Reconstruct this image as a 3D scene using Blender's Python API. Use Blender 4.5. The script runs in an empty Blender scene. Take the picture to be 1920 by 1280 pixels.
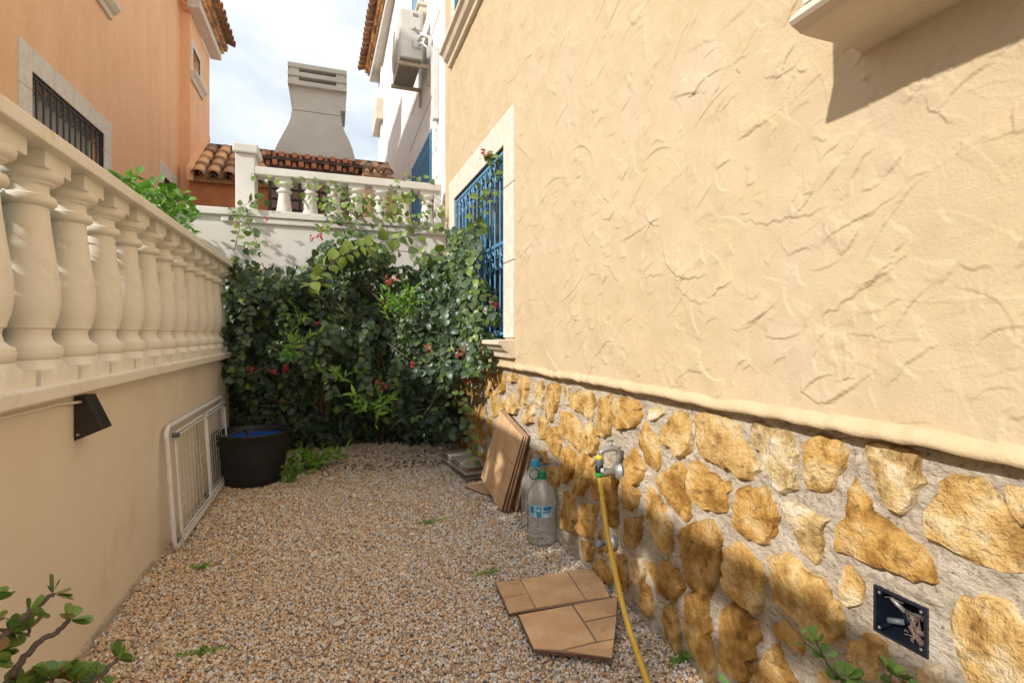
import bpy, math, random
import numpy as np
from mathutils import Vector, Matrix
random.seed(7); rng = np.random.default_rng(11)
sc = bpy.context.scene
col = sc.collection
# ------------------------------------------------------------------ camera
CH = 1.1                                   # eye height
YAW = math.atan(340/960.)
cam_d = bpy.data.cameras.new('camera'); cam = bpy.data.objects.new('camera', cam_d); col.objects.link(cam)
cam.location = (0, 0, CH); cam.rotation_euler = (math.radians(90), 0, -YAW)
cam_d.sensor_width = 36; cam_d.lens = 18; cam_d.shift_y = -15/1920.; cam_d.clip_start = .02; cam_d.clip_end = 1500
sc.camera = cam
# ------------------------------------------------------------------ light
SUN = Vector((.213, .091, -.140)).normalized()          # direction the sunlight travels
sun_d = bpy.data.lights.new('sun', 'SUN'); sun_d.energy = 2.0; sun_d.angle = math.radians(1.3); sun_d.color = (1, .95, .87)
sun = bpy.data.objects.new('sun', sun_d); col.objects.link(sun)
sun.rotation_euler = SUN.to_track_quat('-Z', 'Y').to_euler(); sun.location = (-6, -3, 8)
w = bpy.data.worlds.new('World'); sc.world = w; w.use_nodes = True
nt = w.node_tree; nt.nodes.clear()
def N(nt, typ, **kw):
    n = nt.nodes.new(typ)
    for k, v in kw.items(): setattr(n, k, v)
    return n
wo = N(nt, 'ShaderNodeOutputWorld'); bg = N(nt, 'ShaderNodeBackground'); bg.inputs[1].default_value = .15
sky = N(nt, 'ShaderNodeTexSky', sky_type='NISHITA'); sky.sun_disc = False
sky.sun_elevation = math.asin(-SUN.z); sky.sun_rotation = math.atan2(-SUN.x, -SUN.y)
tc = N(nt, 'ShaderNodeTexCoord'); mp = N(nt, 'ShaderNodeMapping'); mp.inputs['Scale'].default_value = (1, 1, 2.2)
mp.inputs['Rotation'].default_value = (0, .3, .7)
n1 = N(nt, 'ShaderNodeTexNoise'); n1.inputs['Scale'].default_value = 2.3; n1.inputs['Detail'].default_value = 7; n1.inputs['Roughness'].default_value = .5; n1.inputs['Distortion'].default_value = .3
n2 = N(nt, 'ShaderNodeTexNoise'); n2.inputs['Scale'].default_value = 1.6; n2.inputs['Detail'].default_value = 5
cr = N(nt, 'ShaderNodeValToRGB'); cr.color_ramp.elements[0].position = .37; cr.color_ramp.elements[0].color = (2.1, 2.4, 2.75, 1)
cr.color_ramp.elements[1].position = .60; cr.color_ramp.elements[1].color = (3.6, 3.75, 3.95, 1)
cr2 = N(nt, 'ShaderNodeValToRGB'); cr2.color_ramp.elements[0].position = .30; cr2.color_ramp.elements[0].color = (.86, .86, .86, 1); cr2.color_ramp.elements[1].position = .5; cr2.color_ramp.elements[1].color = (1, 1, 1, 1)
mx = N(nt, 'ShaderNodeMix', data_type='RGBA')
L = nt.links.new
L(tc.outputs['Generated'], mp.inputs['Vector']); L(mp.outputs[0], n1.inputs['Vector']); L(mp.outputs[0], n2.inputs['Vector'])
L(n1.outputs['Fac'], cr.inputs[0]); L(n2.outputs['Fac'], cr2.inputs[0])
L(cr2.outputs[0], mx.inputs[0]); L(sky.outputs[0], mx.inputs[6]); L(cr.outputs[0], mx.inputs[7])
L(mx.outputs[2], bg.inputs[0]); L(bg.outputs[0], wo.inputs[0])
sc.view_settings.view_transform = 'Standard'; sc.view_settings.look = 'None'; sc.view_settings.gamma = 1
sc.view_settings.use_curve_mapping = False; sc.view_settings.exposure = 1.12
sc.render.engine = 'CYCLES'

# ------------------------------------------------------------------ measuring rays: a direction of sight meets a plane of the place
_s, _c = math.sin(YAW), math.cos(YAW)
def ray(u, v):
    x = (u-960)/960.; z = (625-v)/960.
    return (_s+x*_c, _c-x*_s, z)
def PX(u, v, X): r = ray(u, v); t = X/r[0]; return Vector((X, r[1]*t, CH+r[2]*t))
def PY(u, v, Y): r = ray(u, v); t = Y/r[1]; return Vector((r[0]*t, Y, CH+r[2]*t))
def PZ(u, v, Z): r = ray(u, v); t = (Z-CH)/r[2]; return Vector((r[0]*t, r[1]*t, Z))

# ------------------------------------------------------------------ materials
def ramp(nt, stops):
    r = N(nt, 'ShaderNodeValToRGB'); e = r.color_ramp.elements
    while len(e) < len(stops): e.new(.5)
    for i, (p, c) in enumerate(stops):
        e[i].position = p; e[i].color = (*c, 1)
    return r
def mat(name, c1, c2=None, scale=6, rough=.8, bump=0, bscale=60, bdist=.01, metal=0, spec=.5, stretch=(1, 1, 1), detail=6, c3=None, p=(.35, .65), attr=None, dirt_shade=None, voro=None):
    m = bpy.data.materials.new(name); m.use_nodes = True; nt = m.node_tree; L = nt.links.new
    b = nt.nodes['Principled BSDF']; b.inputs['Roughness'].default_value = rough; b.inputs['Metallic'].default_value = metal
    b.inputs['Specular IOR Level'].default_value = spec
    tc = N(nt, 'ShaderNodeTexCoord'); mp = N(nt, 'ShaderNodeMapping'); mp.inputs['Scale'].default_value = stretch
    L(tc.outputs['Object'], mp.inputs[0])
    if c2 is None: c2 = tuple(x*.85 for x in c1)
    n = N(nt, 'ShaderNodeTexNoise'); n.inputs['Scale'].default_value = scale; n.inputs['Detail'].default_value = detail; n.inputs['Roughness'].default_value = .6
    L(mp.outputs[0], n.inputs['Vector'])
    st = [(p[0], c2), (p[1], c1)]
    if c3: st = [(p[0], c2), ((p[0]+p[1])/2, c1), (p[1], c3)]
    r = ramp(nt, st); L(n.outputs['Fac'], r.inputs[0]); out = r.outputs[0]
    if dirt_shade:  # spots for stains, also for relief shade painted on mortar and orange render
        n3 = N(nt, 'ShaderNodeTexNoise'); n3.inputs['Scale'].default_value = dirt_shade[1]; n3.inputs['Detail'].default_value = 8; n3.inputs['Roughness'].default_value = .7
        L(mp.outputs[0], n3.inputs['Vector'])
        r3 = ramp(nt, [(dirt_shade[2], (0, 0, 0)), (dirt_shade[3], (1, 1, 1))]); L(n3.outputs['Fac'], r3.inputs[0])
        mx = N(nt, 'ShaderNodeMix', data_type='RGBA'); L(r3.outputs[0], mx.inputs[0]); L(out, mx.inputs[6]); mx.inputs[7].default_value = (*dirt_shade[0], 1); out = mx.outputs[2]
    if attr:
        a = N(nt, 'ShaderNodeAttribute', attribute_name=attr[0]); 
        oi = N(nt, 'ShaderNodeObjectInfo'); ad = N(nt, 'ShaderNodeMath', operation='MULTIPLY_ADD'); L(oi.outputs['Random'], ad.inputs[0]); ad.inputs[1].default_value = attr[2]; L(a.outputs['Fac'], ad.inputs[2])
        ra = ramp(nt, attr[1]); L(ad.outputs[0], ra.inputs[0])
        mx = N(nt, 'ShaderNodeMix', data_type='RGBA', blend_type='MULTIPLY'); mx.inputs[0].default_value = 1
        L(ra.outputs[0], mx.inputs[6]); L(out, mx.inputs[7]); out = mx.outputs[2]
    L(out, b.inputs['Base Color'])
    if bump:
        n4 = N(nt, 'ShaderNodeTexNoise'); n4.inputs['Scale'].default_value = bscale; n4.inputs['Detail'].default_value = 5; n4.inputs['Roughness'].default_value = .65
        L(mp.outputs[0], n4.inputs['Vector'])
        bp = N(nt, 'ShaderNodeBump'); bp.inputs['Strength'].default_value = bump; bp.inputs['Distance'].default_value = bdist
        L(n4.outputs['Fac'], bp.inputs['Height'])
        if voro:
            vn = N(nt, 'ShaderNodeTexVoronoi'); vn.inputs['Scale'].default_value = voro[0]; L(mp.outputs[0], vn.inputs['Vector'])
            b2 = N(nt, 'ShaderNodeBump'); b2.inputs['Strength'].default_value = voro[1]; b2.inputs['Distance'].default_value = voro[2]; L(vn.outputs['Distance'], b2.inputs['Height'])
            L(b2.outputs[0], bp.inputs['Normal'])
        L(bp.outputs[0], b.inputs['Normal'])
    return m
WHITE1 = [(0, (1, 1, 1)), (1, (1, 1, 1))]
M = {}
M['stucco'] = mat('tan_stucco', (.61, .475, .305), (.55, .425, .262), scale=5, rough=.9, bump=.7, bscale=150, bdist=.003, spec=.15, dirt_shade=((.60, .48, .345), 2.2, .45, .75))
M['stucco_edge'] = mat('tan_stucco_edge', (.64, .495, .32), (.58, .44, .27), scale=9, rough=.9, bump=.8, bscale=70, bdist=.004, spec=.15)
M['mortar'] = mat('grey_mortar', (.64, .56, .455), (.46, .39, .30), scale=14, rough=.95, bump=1, bscale=80, bdist=.012, spec=.1, stretch=(1, .7, 1.3), dirt_shade=((.22, .175, .14), 75, .54, .66))  # fine dark spots: shade of the mortar's pits, painted into the colour
M['stone'] = mat('ochre_stone', (.62, .40, .145), (.34, .185, .052), c3=(.71, .57, .34), scale=13, rough=.85, bump=1, bscale=38, bdist=.022, spec=.15, p=(.36, .66), dirt_shade=((.17, .10, .04), 24, .55, .70),
                 attr=('tint', [(0, (.66, .58, .5)), (.35, (.95, .84, .68)), (.6, (1.05, 1.02, .95)), (.8, (1.1, 1.2, 1.5)), (1, (1.12, 1.34, 1.95))], .10))
M['cast'] = mat('cream_cast_stone', (.88, .83, .75), (.82, .76, .67), scale=3, rough=.7, bump=.25, bscale=90, bdist=.002, spec=.3, dirt_shade=((.70, .58, .43), 7, .54, .74))
M['cream_wall'] = mat('cream_render', (.85, .76, .65), (.80, .70, .585), scale=1.7, rough=.85, bump=.3, bscale=70, bdist=.003, spec=.2, dirt_shade=((.72, .63, .50), 2.6, .54, .74))
M['orange'] = mat('orange_render', (.94, .575, .33), (.89, .51, .28), scale=2.2, rough=.9, bump=1, bscale=28, bdist=.018, spec=.15, stretch=(1, 1.6, .5), dirt_shade=((.70, .40, .23), 30, .585, .66))  # dark flecks paint the shade of trowel texture into the colour
M['white'] = mat('white_render', (.84, .83, .81), (.78, .76, .73), scale=3, rough=.85, bump=.7, bscale=30, bdist=.006, spec=.2)
M['offwhite'] = mat('offwhite_paint', (.74, .71, .66), (.66, .62, .56), scale=4, rough=.75, bump=.25, bscale=40, bdist=.003, spec=.3, dirt_shade=((.52, .45, .36), 5, .62, .82))
M['surround'] = mat('cream_window_stone', (.76, .68, .58), (.66, .57, .47), scale=16, rough=.85, bump=.7, bscale=60, bdist=.004, spec=.2)
M['sill'] = mat('cream_sill_stone', (.72, .63, .50), (.62, .52, .40), scale=5, rough=.7, bump=.2, bscale=50, bdist=.002, dirt_shade=((.55, .42, .28), 6, .6, .8))
M['concrete'] = mat('grey_concrete', (.66, .63, .565), (.58, .55, .485), scale=2.5, rough=.9, bump=.3, bscale=25, bdist=.006, dirt_shade=((.38, .35, .30), 3, .6, .8), stretch=(1, 1, 2))
M['tile_roof'] = mat('terracotta_tile', (.42, .24, .13), (.22, .14, .09), c3=(.60, .40, .22), scale=6, rough=.85, bump=.5, bscale=40, bdist=.004, attr=('tint', [(0, (.6, .55, .55)), (.5, (1, .95, .9)), (1, (1.5, 1.35, 1.1))], 1.))
M['brick'] = mat('red_brick', (.48, .20, .10), (.34, .14, .08), scale=20, rough=.9, bump=.5, bscale=60, bdist=.004, attr=('tint', [(0, (.5, .5, .5)), (1, (1.3, 1.15, 1.05))], 1.))
M['brick_dark'] = mat('brown_brick', (.20, .12, .095), (.14, .085, .07), scale=20, rough=.8)
M['darkmortar'] = mat('dark_mortar', (.10, .07, .055), (.06, .045, .035), scale=10)
M['blackplastic'] = mat('black_plastic', (.022, .022, .024), (.016, .016, .017), rough=.5, scale=20, bump=.15, bscale=150, bdist=.001)
M['blackmetal'] = mat('black_metal', (.018, .015, .013), (.026, .022, .018), rough=.38, scale=9)
M['darkiron'] = mat('dark_iron', (.035, .04, .05), rough=.5)
M['blueiron'] = mat('blue_painted_iron', (.12, .30, .48), (.09, .24, .40), rough=.45, scale=12)
M['bluewater'] = mat('blue_plastic', (.01, .12, .55), (.01, .09, .45), rough=.3)
M['whitemetal'] = mat('white_coated_metal', (.86, .86, .88), (.78, .78, .80), rough=.35, scale=20)
M['greyplastic'] = mat('grey_plastic', (.12, .13, .14), rough=.5)
M['ac'] = mat('aged_white_panel', (.66, .64, .58), (.58, .56, .49), rough=.5, scale=4)
M['acdirt'] = mat('ac_underside', (.30, .27, .21), (.20, .18, .14), rough=.8, scale=20, bump=.5, bscale=60)
M['bracket'] = mat('beige_bracket', (.50, .42, .30), rough=.6)
M['pipe'] = mat('white_trunking', (.72, .71, .69), rough=.5)
M['chrome'] = mat('worn_brass_chrome', (.42, .42, .40), (.28, .28, .26), rough=.48, metal=.5, scale=30)
M['hose'] = mat('yellow_hose', (.88, .56, .08), (.82, .50, .07), rough=.4, scale=30)
M['hosestripe'] = mat('green_stripe', (.25, .42, .10), rough=.4)
M['green'] = mat('green_plastic', (.05, .42, .05), rough=.35)
M['yellow'] = mat('yellow_plastic', (.75, .6, .05), rough=.4)
M['capgreen'] = mat('dark_green_plastic', (.01, .22, .10), rough=.35)
M['capblue'] = mat('light_blue_plastic', (.03, .38, .62), rough=.35)
M['tan_tile'] = mat('sandstone_look_tile', (.66, .42, .23), (.56, .33, .17), c3=(.78, .55, .34), scale=5, rough=.55, bump=.45, bscale=14, bdist=.004, spec=.35, stretch=(1.4, 2.2, 1.4), detail=9, p=(.28, .72), dirt_shade=((.56, .34, .18), 9, .57, .64),
                    attr=('tint', [(0, (.8, .78, .75)), (.5, (1, 1, 1)), (1, (1.12, 1.1, 1.05))], .5))
M['tile_edge'] = mat('brown_tile_body', (.20, .095, .06), (.14, .065, .04), rough=.8, scale=20)
M['tile_groove'] = mat('tile_joint', (.30, .20, .14), rough=.8)
M['tile_back'] = mat('pale_tile_back', (.52, .46, .39), (.42, .36, .30), rough=.85, scale=9, bump=.3, bscale=50)
M['wood'] = mat('twig', (.16, .10, .06), (.10, .06, .035), rough=.85, scale=30)
M['twig_pale'] = mat('dry_twig', (.36, .25, .17), (.26, .18, .12), rough=.85, scale=30)
M['jadewood'] = mat('jade_stem', (.17, .13, .105), (.11, .08, .07), rough=.8, scale=60, bump=.5, bscale=150, bdist=.002)
M['glass_dark'] = mat('dark_window_glass', (.03, .04, .045), rough=.08, spec=.8)
M['blind'] = mat('pale_blind', (.40, .37, .31), (.34, .31, .26), rough=.7, stretch=(1, 1, 12), scale=5)
M['mesh'] = mat('green_screen_cloth', (.02, .09, .075), (.015, .07, .06), rough=.9, scale=60)
M['box'] = mat('dark_navy_plastic', (.010, .014, .026), rough=.4)
M['rust'] = mat('corroded_fitting', (.13, .065, .05), (.20, .15, .12), rough=.7, scale=60, bump=.6, bscale=160)
M['soil'] = mat('garden_soil', (.20, .15, .10), (.13, .095, .065), rough=.95, scale=9, bump=1, bscale=30)
M['litter'] = mat('dry_leaf', (.20, .12, .06), (.12, .07, .04), rough=.9, scale=20)
M['label'] = mat('pale_blue_label', (.30, .58, .75), (.42, .68, .82), scale=25, rough=.4)
M['label_d'] = mat('blue_label_print', (.03, .22, .50), rough=.4)
M['label_t'] = mat('teal_label_print', (.02, .36, .50), rough=.4)
M['label_w'] = mat('white_label_print', (.80, .82, .84), rough=.4)
M['gravel'] = mat('gravel_chips', (1, 1, 1), (.92, .92, .92), scale=60, rough=.75, spec=.3,
    attr=('tint', [(0, (.60, .33, .16)), (.16, (.78, .52, .29)), (.30, (.82, .64, .43)), (.46, (.90, .79, .62)), (.58, (.56, .41, .28)), (.66, (.92, .88, .84)), (.80, (.78, .76, .76)), (.9, (.38, .33, .28)), (1, (.96, .94, .88))], 0))
M['gravel_bed'] = mat('gravel_bed', (.60, .44, .31), (.34, .25, .18), c3=(.74, .66, .58), scale=130, rough=.9, bump=1, bscale=140, bdist=.01)
def leafmat(name, stops, rough=.42, trans=.22, rnd=.45):
    m = mat(name, (1, 1, 1), (.75, .78, .75), scale=26, rough=rough, spec=.45, attr=('tint', stops, rnd))
    nt = m.node_tree; b = nt.nodes['Principled BSDF']; out = nt.nodes['Material Output']; L = nt.links.new
    tr = N(nt, 'ShaderNodeBsdfTranslucent'); ms = N(nt, 'ShaderNodeMixShader'); ms.inputs[0].default_value = trans
    src = b.inputs['Base Color'].links[0].from_socket
    mm = N(nt, 'ShaderNodeMix', data_type='RGBA', blend_type='MULTIPLY'); mm.inputs[0].default_value = 1; mm.inputs[7].default_value = (1.6, 1.7, .6, 1)
    L(src, mm.inputs[6]); L(mm.outputs[2], tr.inputs[0]); L(b.outputs[0], ms.inputs[1]); L(tr.outputs[0], ms.inputs[2]); L(ms.outputs[0], out.inputs[0])
    return m
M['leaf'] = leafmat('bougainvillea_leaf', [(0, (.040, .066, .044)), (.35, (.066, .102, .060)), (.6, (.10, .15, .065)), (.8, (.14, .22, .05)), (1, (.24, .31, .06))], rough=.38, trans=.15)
M['leaf_bright'] = leafmat('bright_shoot_leaf', [(0, (.07, .19, .03)), (.5, (.14, .32, .04)), (1, (.28, .44, .06))], trans=.3)
M['hedge'] = leafmat('hedge_leaf', [(0, (.03, .10, .02)), (.5, (.07, .19, .03)), (1, (.16, .32, .05))], trans=.25)
M['jade'] = leafmat('jade_leaf', [(0, (.10, .18, .05)), (.4, (.16, .29, .06)), (.7, (.25, .38, .08)), (.9, (.32, .34, .08)), (1, (.38, .17, .10))], rough=.22, trans=.12)
M['flower'] = leafmat('crimson_bract', [(0, (.30, .01, .03)), (.5, (.50, .02, .06)), (1, (.55, .12, .10))], rough=.6, trans=.3)
def pet():
    m = bpy.data.materials.new('clear_plastic'); m.use_nodes = True; nt = m.node_tree; nt.nodes.clear(); L = nt.links.new
    o = N(nt, 'ShaderNodeOutputMaterial'); t = N(nt, 'ShaderNodeBsdfTransparent'); t.inputs[0].default_value = (.97, .97, .97, 1)
    g = N(nt, 'ShaderNodeBsdfGlossy'); g.inputs['Roughness'].default_value = .09; d = N(nt, 'ShaderNodeBsdfDiffuse'); d.inputs[0].default_value = (.85, .84, .82, 1)
    lw = N(nt, 'ShaderNodeLayerWeight'); lw.inputs[0].default_value = .06; a = N(nt, 'ShaderNodeMixShader'); b = N(nt, 'ShaderNodeMixShader'); a.inputs[0].default_value = .17
    L(t.outputs[0], a.inputs[1]); L(d.outputs[0], a.inputs[2]); L(lw.outputs['Fresnel'], b.inputs[0]); L(a.outputs[0], b.inputs[1]); L(g.outputs[0], b.inputs[2]); L(b.outputs[0], o.inputs[0])
    return m
M['pet'] = pet()

# ------------------------------------------------------------------ mesh helpers
def wloc(o):
    v = Vector((0, 0, 0))
    while o: v = v + o.location; o = o.parent
    return v
def link(name, me, m=None, parent=None):
    o = bpy.data.objects.new(name, me); col.objects.link(o)
    if me is not None and m is not None: me.materials.append(m)
    if parent is not None: o.parent = parent
    return o
class MB:
    def __init__(s): s.v = []; s.f = []; s.t = []
    def add(s, vs, fs, tint=None):
        k = len(s.v); s.v += [tuple(x) for x in vs]; s.f += [tuple(i+k for i in f) for f in fs]
        s.t += [(.5 if tint is None else tint)]*len(vs); return s
    def box(s, x0, x1, y0, y1, z0, z1, tint=None):
        vs = [(x, y, z) for x in (x0, x1) for y in (y0, y1) for z in (z0, z1)]
        return s.add(vs, [(0, 1, 3, 2), (4, 6, 7, 5), (0, 4, 5, 1), (2, 3, 7, 6), (0, 2, 6, 4), (1, 5, 7, 3)], tint)
    def hexa(s, a, b, tint=None):          # loft between two 4-point loops
        vs = list(a)+list(b)
        return s.add(vs, [(3, 2, 1, 0), (4, 5, 6, 7), (0, 1, 5, 4), (1, 2, 6, 5), (2, 3, 7, 6), (3, 0, 4, 7)], tint)
    def prism(s, poly, off, tint=None):    # poly 3d points, offset vector
        n = len(poly); off = Vector(off); a = [Vector(p) for p in poly]; b = [p+off for p in a]
        fs = [tuple(range(n-1, -1, -1)), tuple(range(n, 2*n))]+[(i, (i+1) % n, n+(i+1) % n, n+i) for i in range(n)]
        return s.add(a+b, fs, tint)
    def tube(s, pts, r, n=8, tint=None, closed=False):
        pts = [Vector(p) for p in pts]; m = len(pts); vs = []; fs = []
        up = Vector((.03, .05, 1)).normalized()
        for i, p in enumerate(pts):
            if closed: d = pts[(i+1) % m]-pts[i-1]
            else: d = pts[min(i+1, m-1)]-pts[max(i-1, 0)]
            d = d.normalized() if d.length > 1e-9 else Vector((0, 0, 1))
            a = d.cross(up)
            if a.length < .15: a = d.cross(Vector((1, 0, .02)))
            a.normalize(); b = d.cross(a)
            rr = r[i] if isinstance(r, (list, tuple)) else r
            for k in range(n):
                q = 2*math.pi*k/n; vs.append(p+a*(math.cos(q)*rr)+b*(math.sin(q)*rr))
        segs = m if closed else m-1
        for i in range(segs):
            j = (i+1) % m
            for k in range(n): fs.append((i*n+k, i*n+(k+1) % n, j*n+(k+1) % n, j*n+k))
        if not closed: fs.append(tuple(range(n-1, -1, -1))); fs.append(tuple((m-1)*n+k for k in range(n)))
        return s.add(vs, fs, tint)
    def lathe(s, prof, c=(0, 0, 0), n=24, axis='z', cap=True, tint=None, a0=0, a1=None):
        vs = []; fs = []; full = a1 is None; a1 = a1 if a1 is not None else 2*math.pi; cols = n if full else n+1
        for r, h in prof:
            for k in range(cols):
                q = a0+(a1-a0)*k/n; x = r*math.cos(q); y = r*math.sin(q)
                p = (x, y, h) if axis == 'z' else ((h, x, y) if axis == 'x' else (x, h, y))
                vs.append((p[0]+c[0], p[1]+c[1], p[2]+c[2]))
        for i in range(len(prof)-1):
            for k in range(n if full else n):
                k2 = (k+1) % cols
                fs.append((i*cols+k, i*cols+k2, (i+1)*cols+k2, (i+1)*cols+k))
        if cap and full:
            fs.append(tuple(range(cols-1, -1, -1))); fs.append(tuple((len(prof)-1)*cols+k for k in range(cols)))
        return s.add(vs, fs, tint)
    def build(s, name, m, parent=None, smooth=False, bevel=0, auto=None):
        off = wloc(parent) if parent is not None else Vector((0, 0, 0))
        me = bpy.data.meshes.new(name); me.from_pydata([(x-off.x, y-off.y, z-off.z) for x, y, z in s.v], [], s.f); me.update()
        at = me.attributes.new('tint', 'FLOAT', 'POINT'); at.data.foreach_set('value', s.t)
        if smooth: me.polygons.foreach_set('use_smooth', [True]*len(me.polygons))
        if auto: me.set_sharp_from_angle(angle=math.radians(auto))
        o = link(name, me, m, parent)
        if bevel:
            b = o.modifiers.new('bevel', 'BEVEL'); b.width = bevel; b.segments = 2; b.limit_method = 'ANGLE'; b.angle_limit = math.radians(40)
        return o
def npmesh(name, V, F, m, parent=None, tint=None, smooth=True):
    me = bpy.data.meshes.new(name); k = F.shape[1]
    off = wloc(parent) if parent is not None else Vector((0, 0, 0))
    V = np.asarray(V, np.float32)-np.array(off, np.float32)
    me.vertices.add(len(V)); me.vertices.foreach_set('co', V.ravel())
    me.loops.add(F.size); me.loops.foreach_set('vertex_index', F.astype(np.int32).ravel())
    me.polygons.add(len(F)); me.polygons.foreach_set('loop_start', np.arange(0, F.size, k, dtype=np.int32))
    me.update(calc_edges=True); me.validate()
    me.polygons.foreach_set('use_smooth', np.full(len(F), smooth))
    if tint is not None:
        at = me.attributes.new('tint', 'FLOAT', 'POINT'); at.data.foreach_set('value', np.asarray(tint, np.float32))
    return link(name, me, m, parent)
def thing(name, label, cat, loc=(0, 0, 0), group=None):
    o = bpy.data.objects.new(name, None); col.objects.link(o); o.location = loc; o.empty_display_size = .1
    o['label'] = label; o['category'] = cat
    if group: o['group'] = group
    o['kind'] = 'thing'
    return o
def tag(o, label, cat, group=None):
    o['label'] = label; o['category'] = cat; o['kind'] = 'thing'
    if group: o['group'] = group
    return o
def structure(o): o['kind'] = 'structure'; return o
def smoothnoise(ny, nz, cell, rg):          # bilinear value noise image, cell in pixels
    gy, gz = int(ny/cell)+3, int(nz/cell)+3; g = rg.random((gy, gz))-.5
    y = np.arange(ny)/cell; z = np.arange(nz)/cell; iy = y.astype(int); iz = z.astype(int); fy = y-iy; fz = z-iz
    fy = fy*fy*(3-2*fy); fz = fz*fz*(3-2*fz)
    a = g[iy][:, iz]*(1-fy)[:, None]*(1-fz)+g[iy+1][:, iz]*fy[:, None]*(1-fz)+g[iy][:, iz+1]*(1-fy)[:, None]*fz+g[iy+1][:, iz+1]*fy[:, None]*fz
    return a
def sample(H, fy, fz):
    iy = np.clip(fy.astype(int), 0, H.shape[0]-2); iz = np.clip(fz.astype(int), 0, H.shape[1]-2); a = fy-iy; b = fz-iz
    return H[np.ix_(iy, iz)]*np.outer(1-a, 1-b)+H[np.ix_(iy+1, iz)]*np.outer(a, 1-b)+H[np.ix_(iy, iz+1)]*np.outer(1-a, b)+H[np.ix_(iy+1, iz+1)]*np.outer(a, b)
def grid_faces(ny, nz, keep=None, flip=False):
    i, j = np.meshgrid(np.arange(ny-1), np.arange(nz-1), indexing='ij'); a = (i*nz+j)
    F = np.stack([a, a+nz, a+nz+1, a+1], -1)
    if flip: F = F[..., ::-1]
    return F[keep] if keep is not None else F.reshape(-1, 4)
def wall_x(mb, X, y0, y1, z0, z1, holes=(), depth=.12, into=1, thick=None):
    """wall face in plane x=X with rectangular openings; reveals go 'into' the wall"""
    ys = sorted({y0, y1, *[h[0] for h in holes], *[h[1] for h in holes]}); zs = sorted({z0, z1, *[h[2] for h in holes], *[h[3] for h in holes]})
    for a, b in zip(ys, ys[1:]):
        for c, d in zip(zs, zs[1:]):
            ym, zm = (a+b)/2, (c+d)/2
            if any(h[0] < ym < h[1] and h[2] < zm < h[3] for h in holes): continue
            q = [(X, a, c), (X, b, c), (X, b, d), (X, a, d)]
            mb.add(q, [(0, 1, 2, 3)] if into < 0 else [(3, 2, 1, 0)])
    for h in holes:
        X2 = X+into*depth; a, b, c, d = h[:4]
        P = [(X, a, c), (X, b, c), (X, b, d), (X, a, d)]; Q = [(X2, y, z) for _, y, z in P]
        mb.add(P+Q, [(i, (i+1) % 4, 4+(i+1) % 4, 4+i) for i in range(4)])

# ================================================================== THE SETTING
structure(MB().add([(-300, -300, -.06), (300, -300, -.06), (300, 400, -.06), (-300, 400, -.06)], [(0, 1, 2, 3)]).build('ground', M['soil']))
structure(MB().box(-2.6, -.98, -1.5, 5.0, .2, .88).build('neighbour_garden_ground', M['soil']))
structure(MB().box(-4.0, 1.14, 5.26, 14, .2, 1.88).build('upper_terrace_ground', M['offwhite']))
# gravel bed with a gentle rise at the back
def gz(x, y): return .085*np.clip((y-3.9)/.9, 0, 1)**1.5+.006*np.sin(x*7+y*3)+.005*np.sin(y*9-x*4)
ys = np.linspace(-.6, 5.02, 190); xs = np.linspace(-.80, 1.135, 66)
YY, XX = np.meshgrid(ys, xs, indexing='ij'); ZZ = gz(XX, YY)-.008
gb = npmesh('gravel_path', np.stack([XX, YY, ZZ], -1).reshape(-1, 3), grid_faces(190, 66, flip=True), M['gravel_bed']); structure(gb)
# gravel chips: crushed stone, real pieces
def chips(n, x0, x1, y0, y1, r0, r1):
    x = rng.uniform(x0, x1, n); y = rng.uniform(y0, y1, n); r = rng.uniform(r0, r1, n)*(1+.5*(rng.random(n) > .93))
    base = np.array([[a, b, c] for a in (-1, 1) for b in (-1, 1) for c in (-1, 1)], float)*.62
    V = base[None]*(1+rng.uniform(-.38, .38, (n, 8, 3))); sc_ = np.stack([np.ones(n), rng.uniform(.55, 1, n), rng.uniform(.4, .8, n)], -1)
    V = V*sc_[:, None]*r[:, None, None]
    q = rng.normal(size=(n, 4)); q[:, 1:3] *= .6; q /= np.linalg.norm(q, axis=1)[:, None]; w_, a, b, c = q.T
    R = np.stack([1-2*(b*b+c*c), 2*(a*b-c*w_), 2*(a*c+b*w_), 2*(a*b+c*w_), 1-2*(a*a+c*c), 2*(b*c-a*w_), 2*(a*c-b*w_), 2*(b*c+a*w_), 1-2*(a*a+b*b)], -1).reshape(n, 3, 3)
    V = np.einsum('nij,nkj->nki', R, V)
    V += np.stack([x, y, gz(x, y)+rng.uniform(-.003, .004, n)], -1)[:, None]
    F = np.array([(0, 1, 3, 2), (4, 6, 7, 5), (0, 4, 5, 1), (2, 3, 7, 6), (0, 2, 6, 4), (1, 5, 7, 3)])
    F = F[None]+(np.arange(n)*8)[:, None, None]
    t = rng.random(n)
    # warmer, rustier chips towards the left and the back
    warm = np.clip(.16-(x)*.22+(y-2)*.07, 0, .5); sel = rng.random(n) < warm; t = np.where(sel, t*.6, t)
    return V.reshape(-1, 3), F.reshape(-1, 4), np.repeat(t, 8)
parts = [chips(43000, -.795, 1.125, 1.15, 2.7, .0042, .0080), chips(33000, -.795, 1.125, 2.7, 4.95, .0055, .0100)]
Vs = []; Fs = []; Ts = []; k = 0
for V, F, t in parts: Vs.append(V); Fs.append(F+k); Ts.append(t); k += len(V)
gr = npmesh('gravel', np.concatenate(Vs), np.concatenate(Fs), M['gravel'], None, np.concatenate(Ts), smooth=False)
gr['kind'] = 'stuff'; gr['label'] = 'crushed stone gravel chips in tan, rust and grey'
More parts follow.
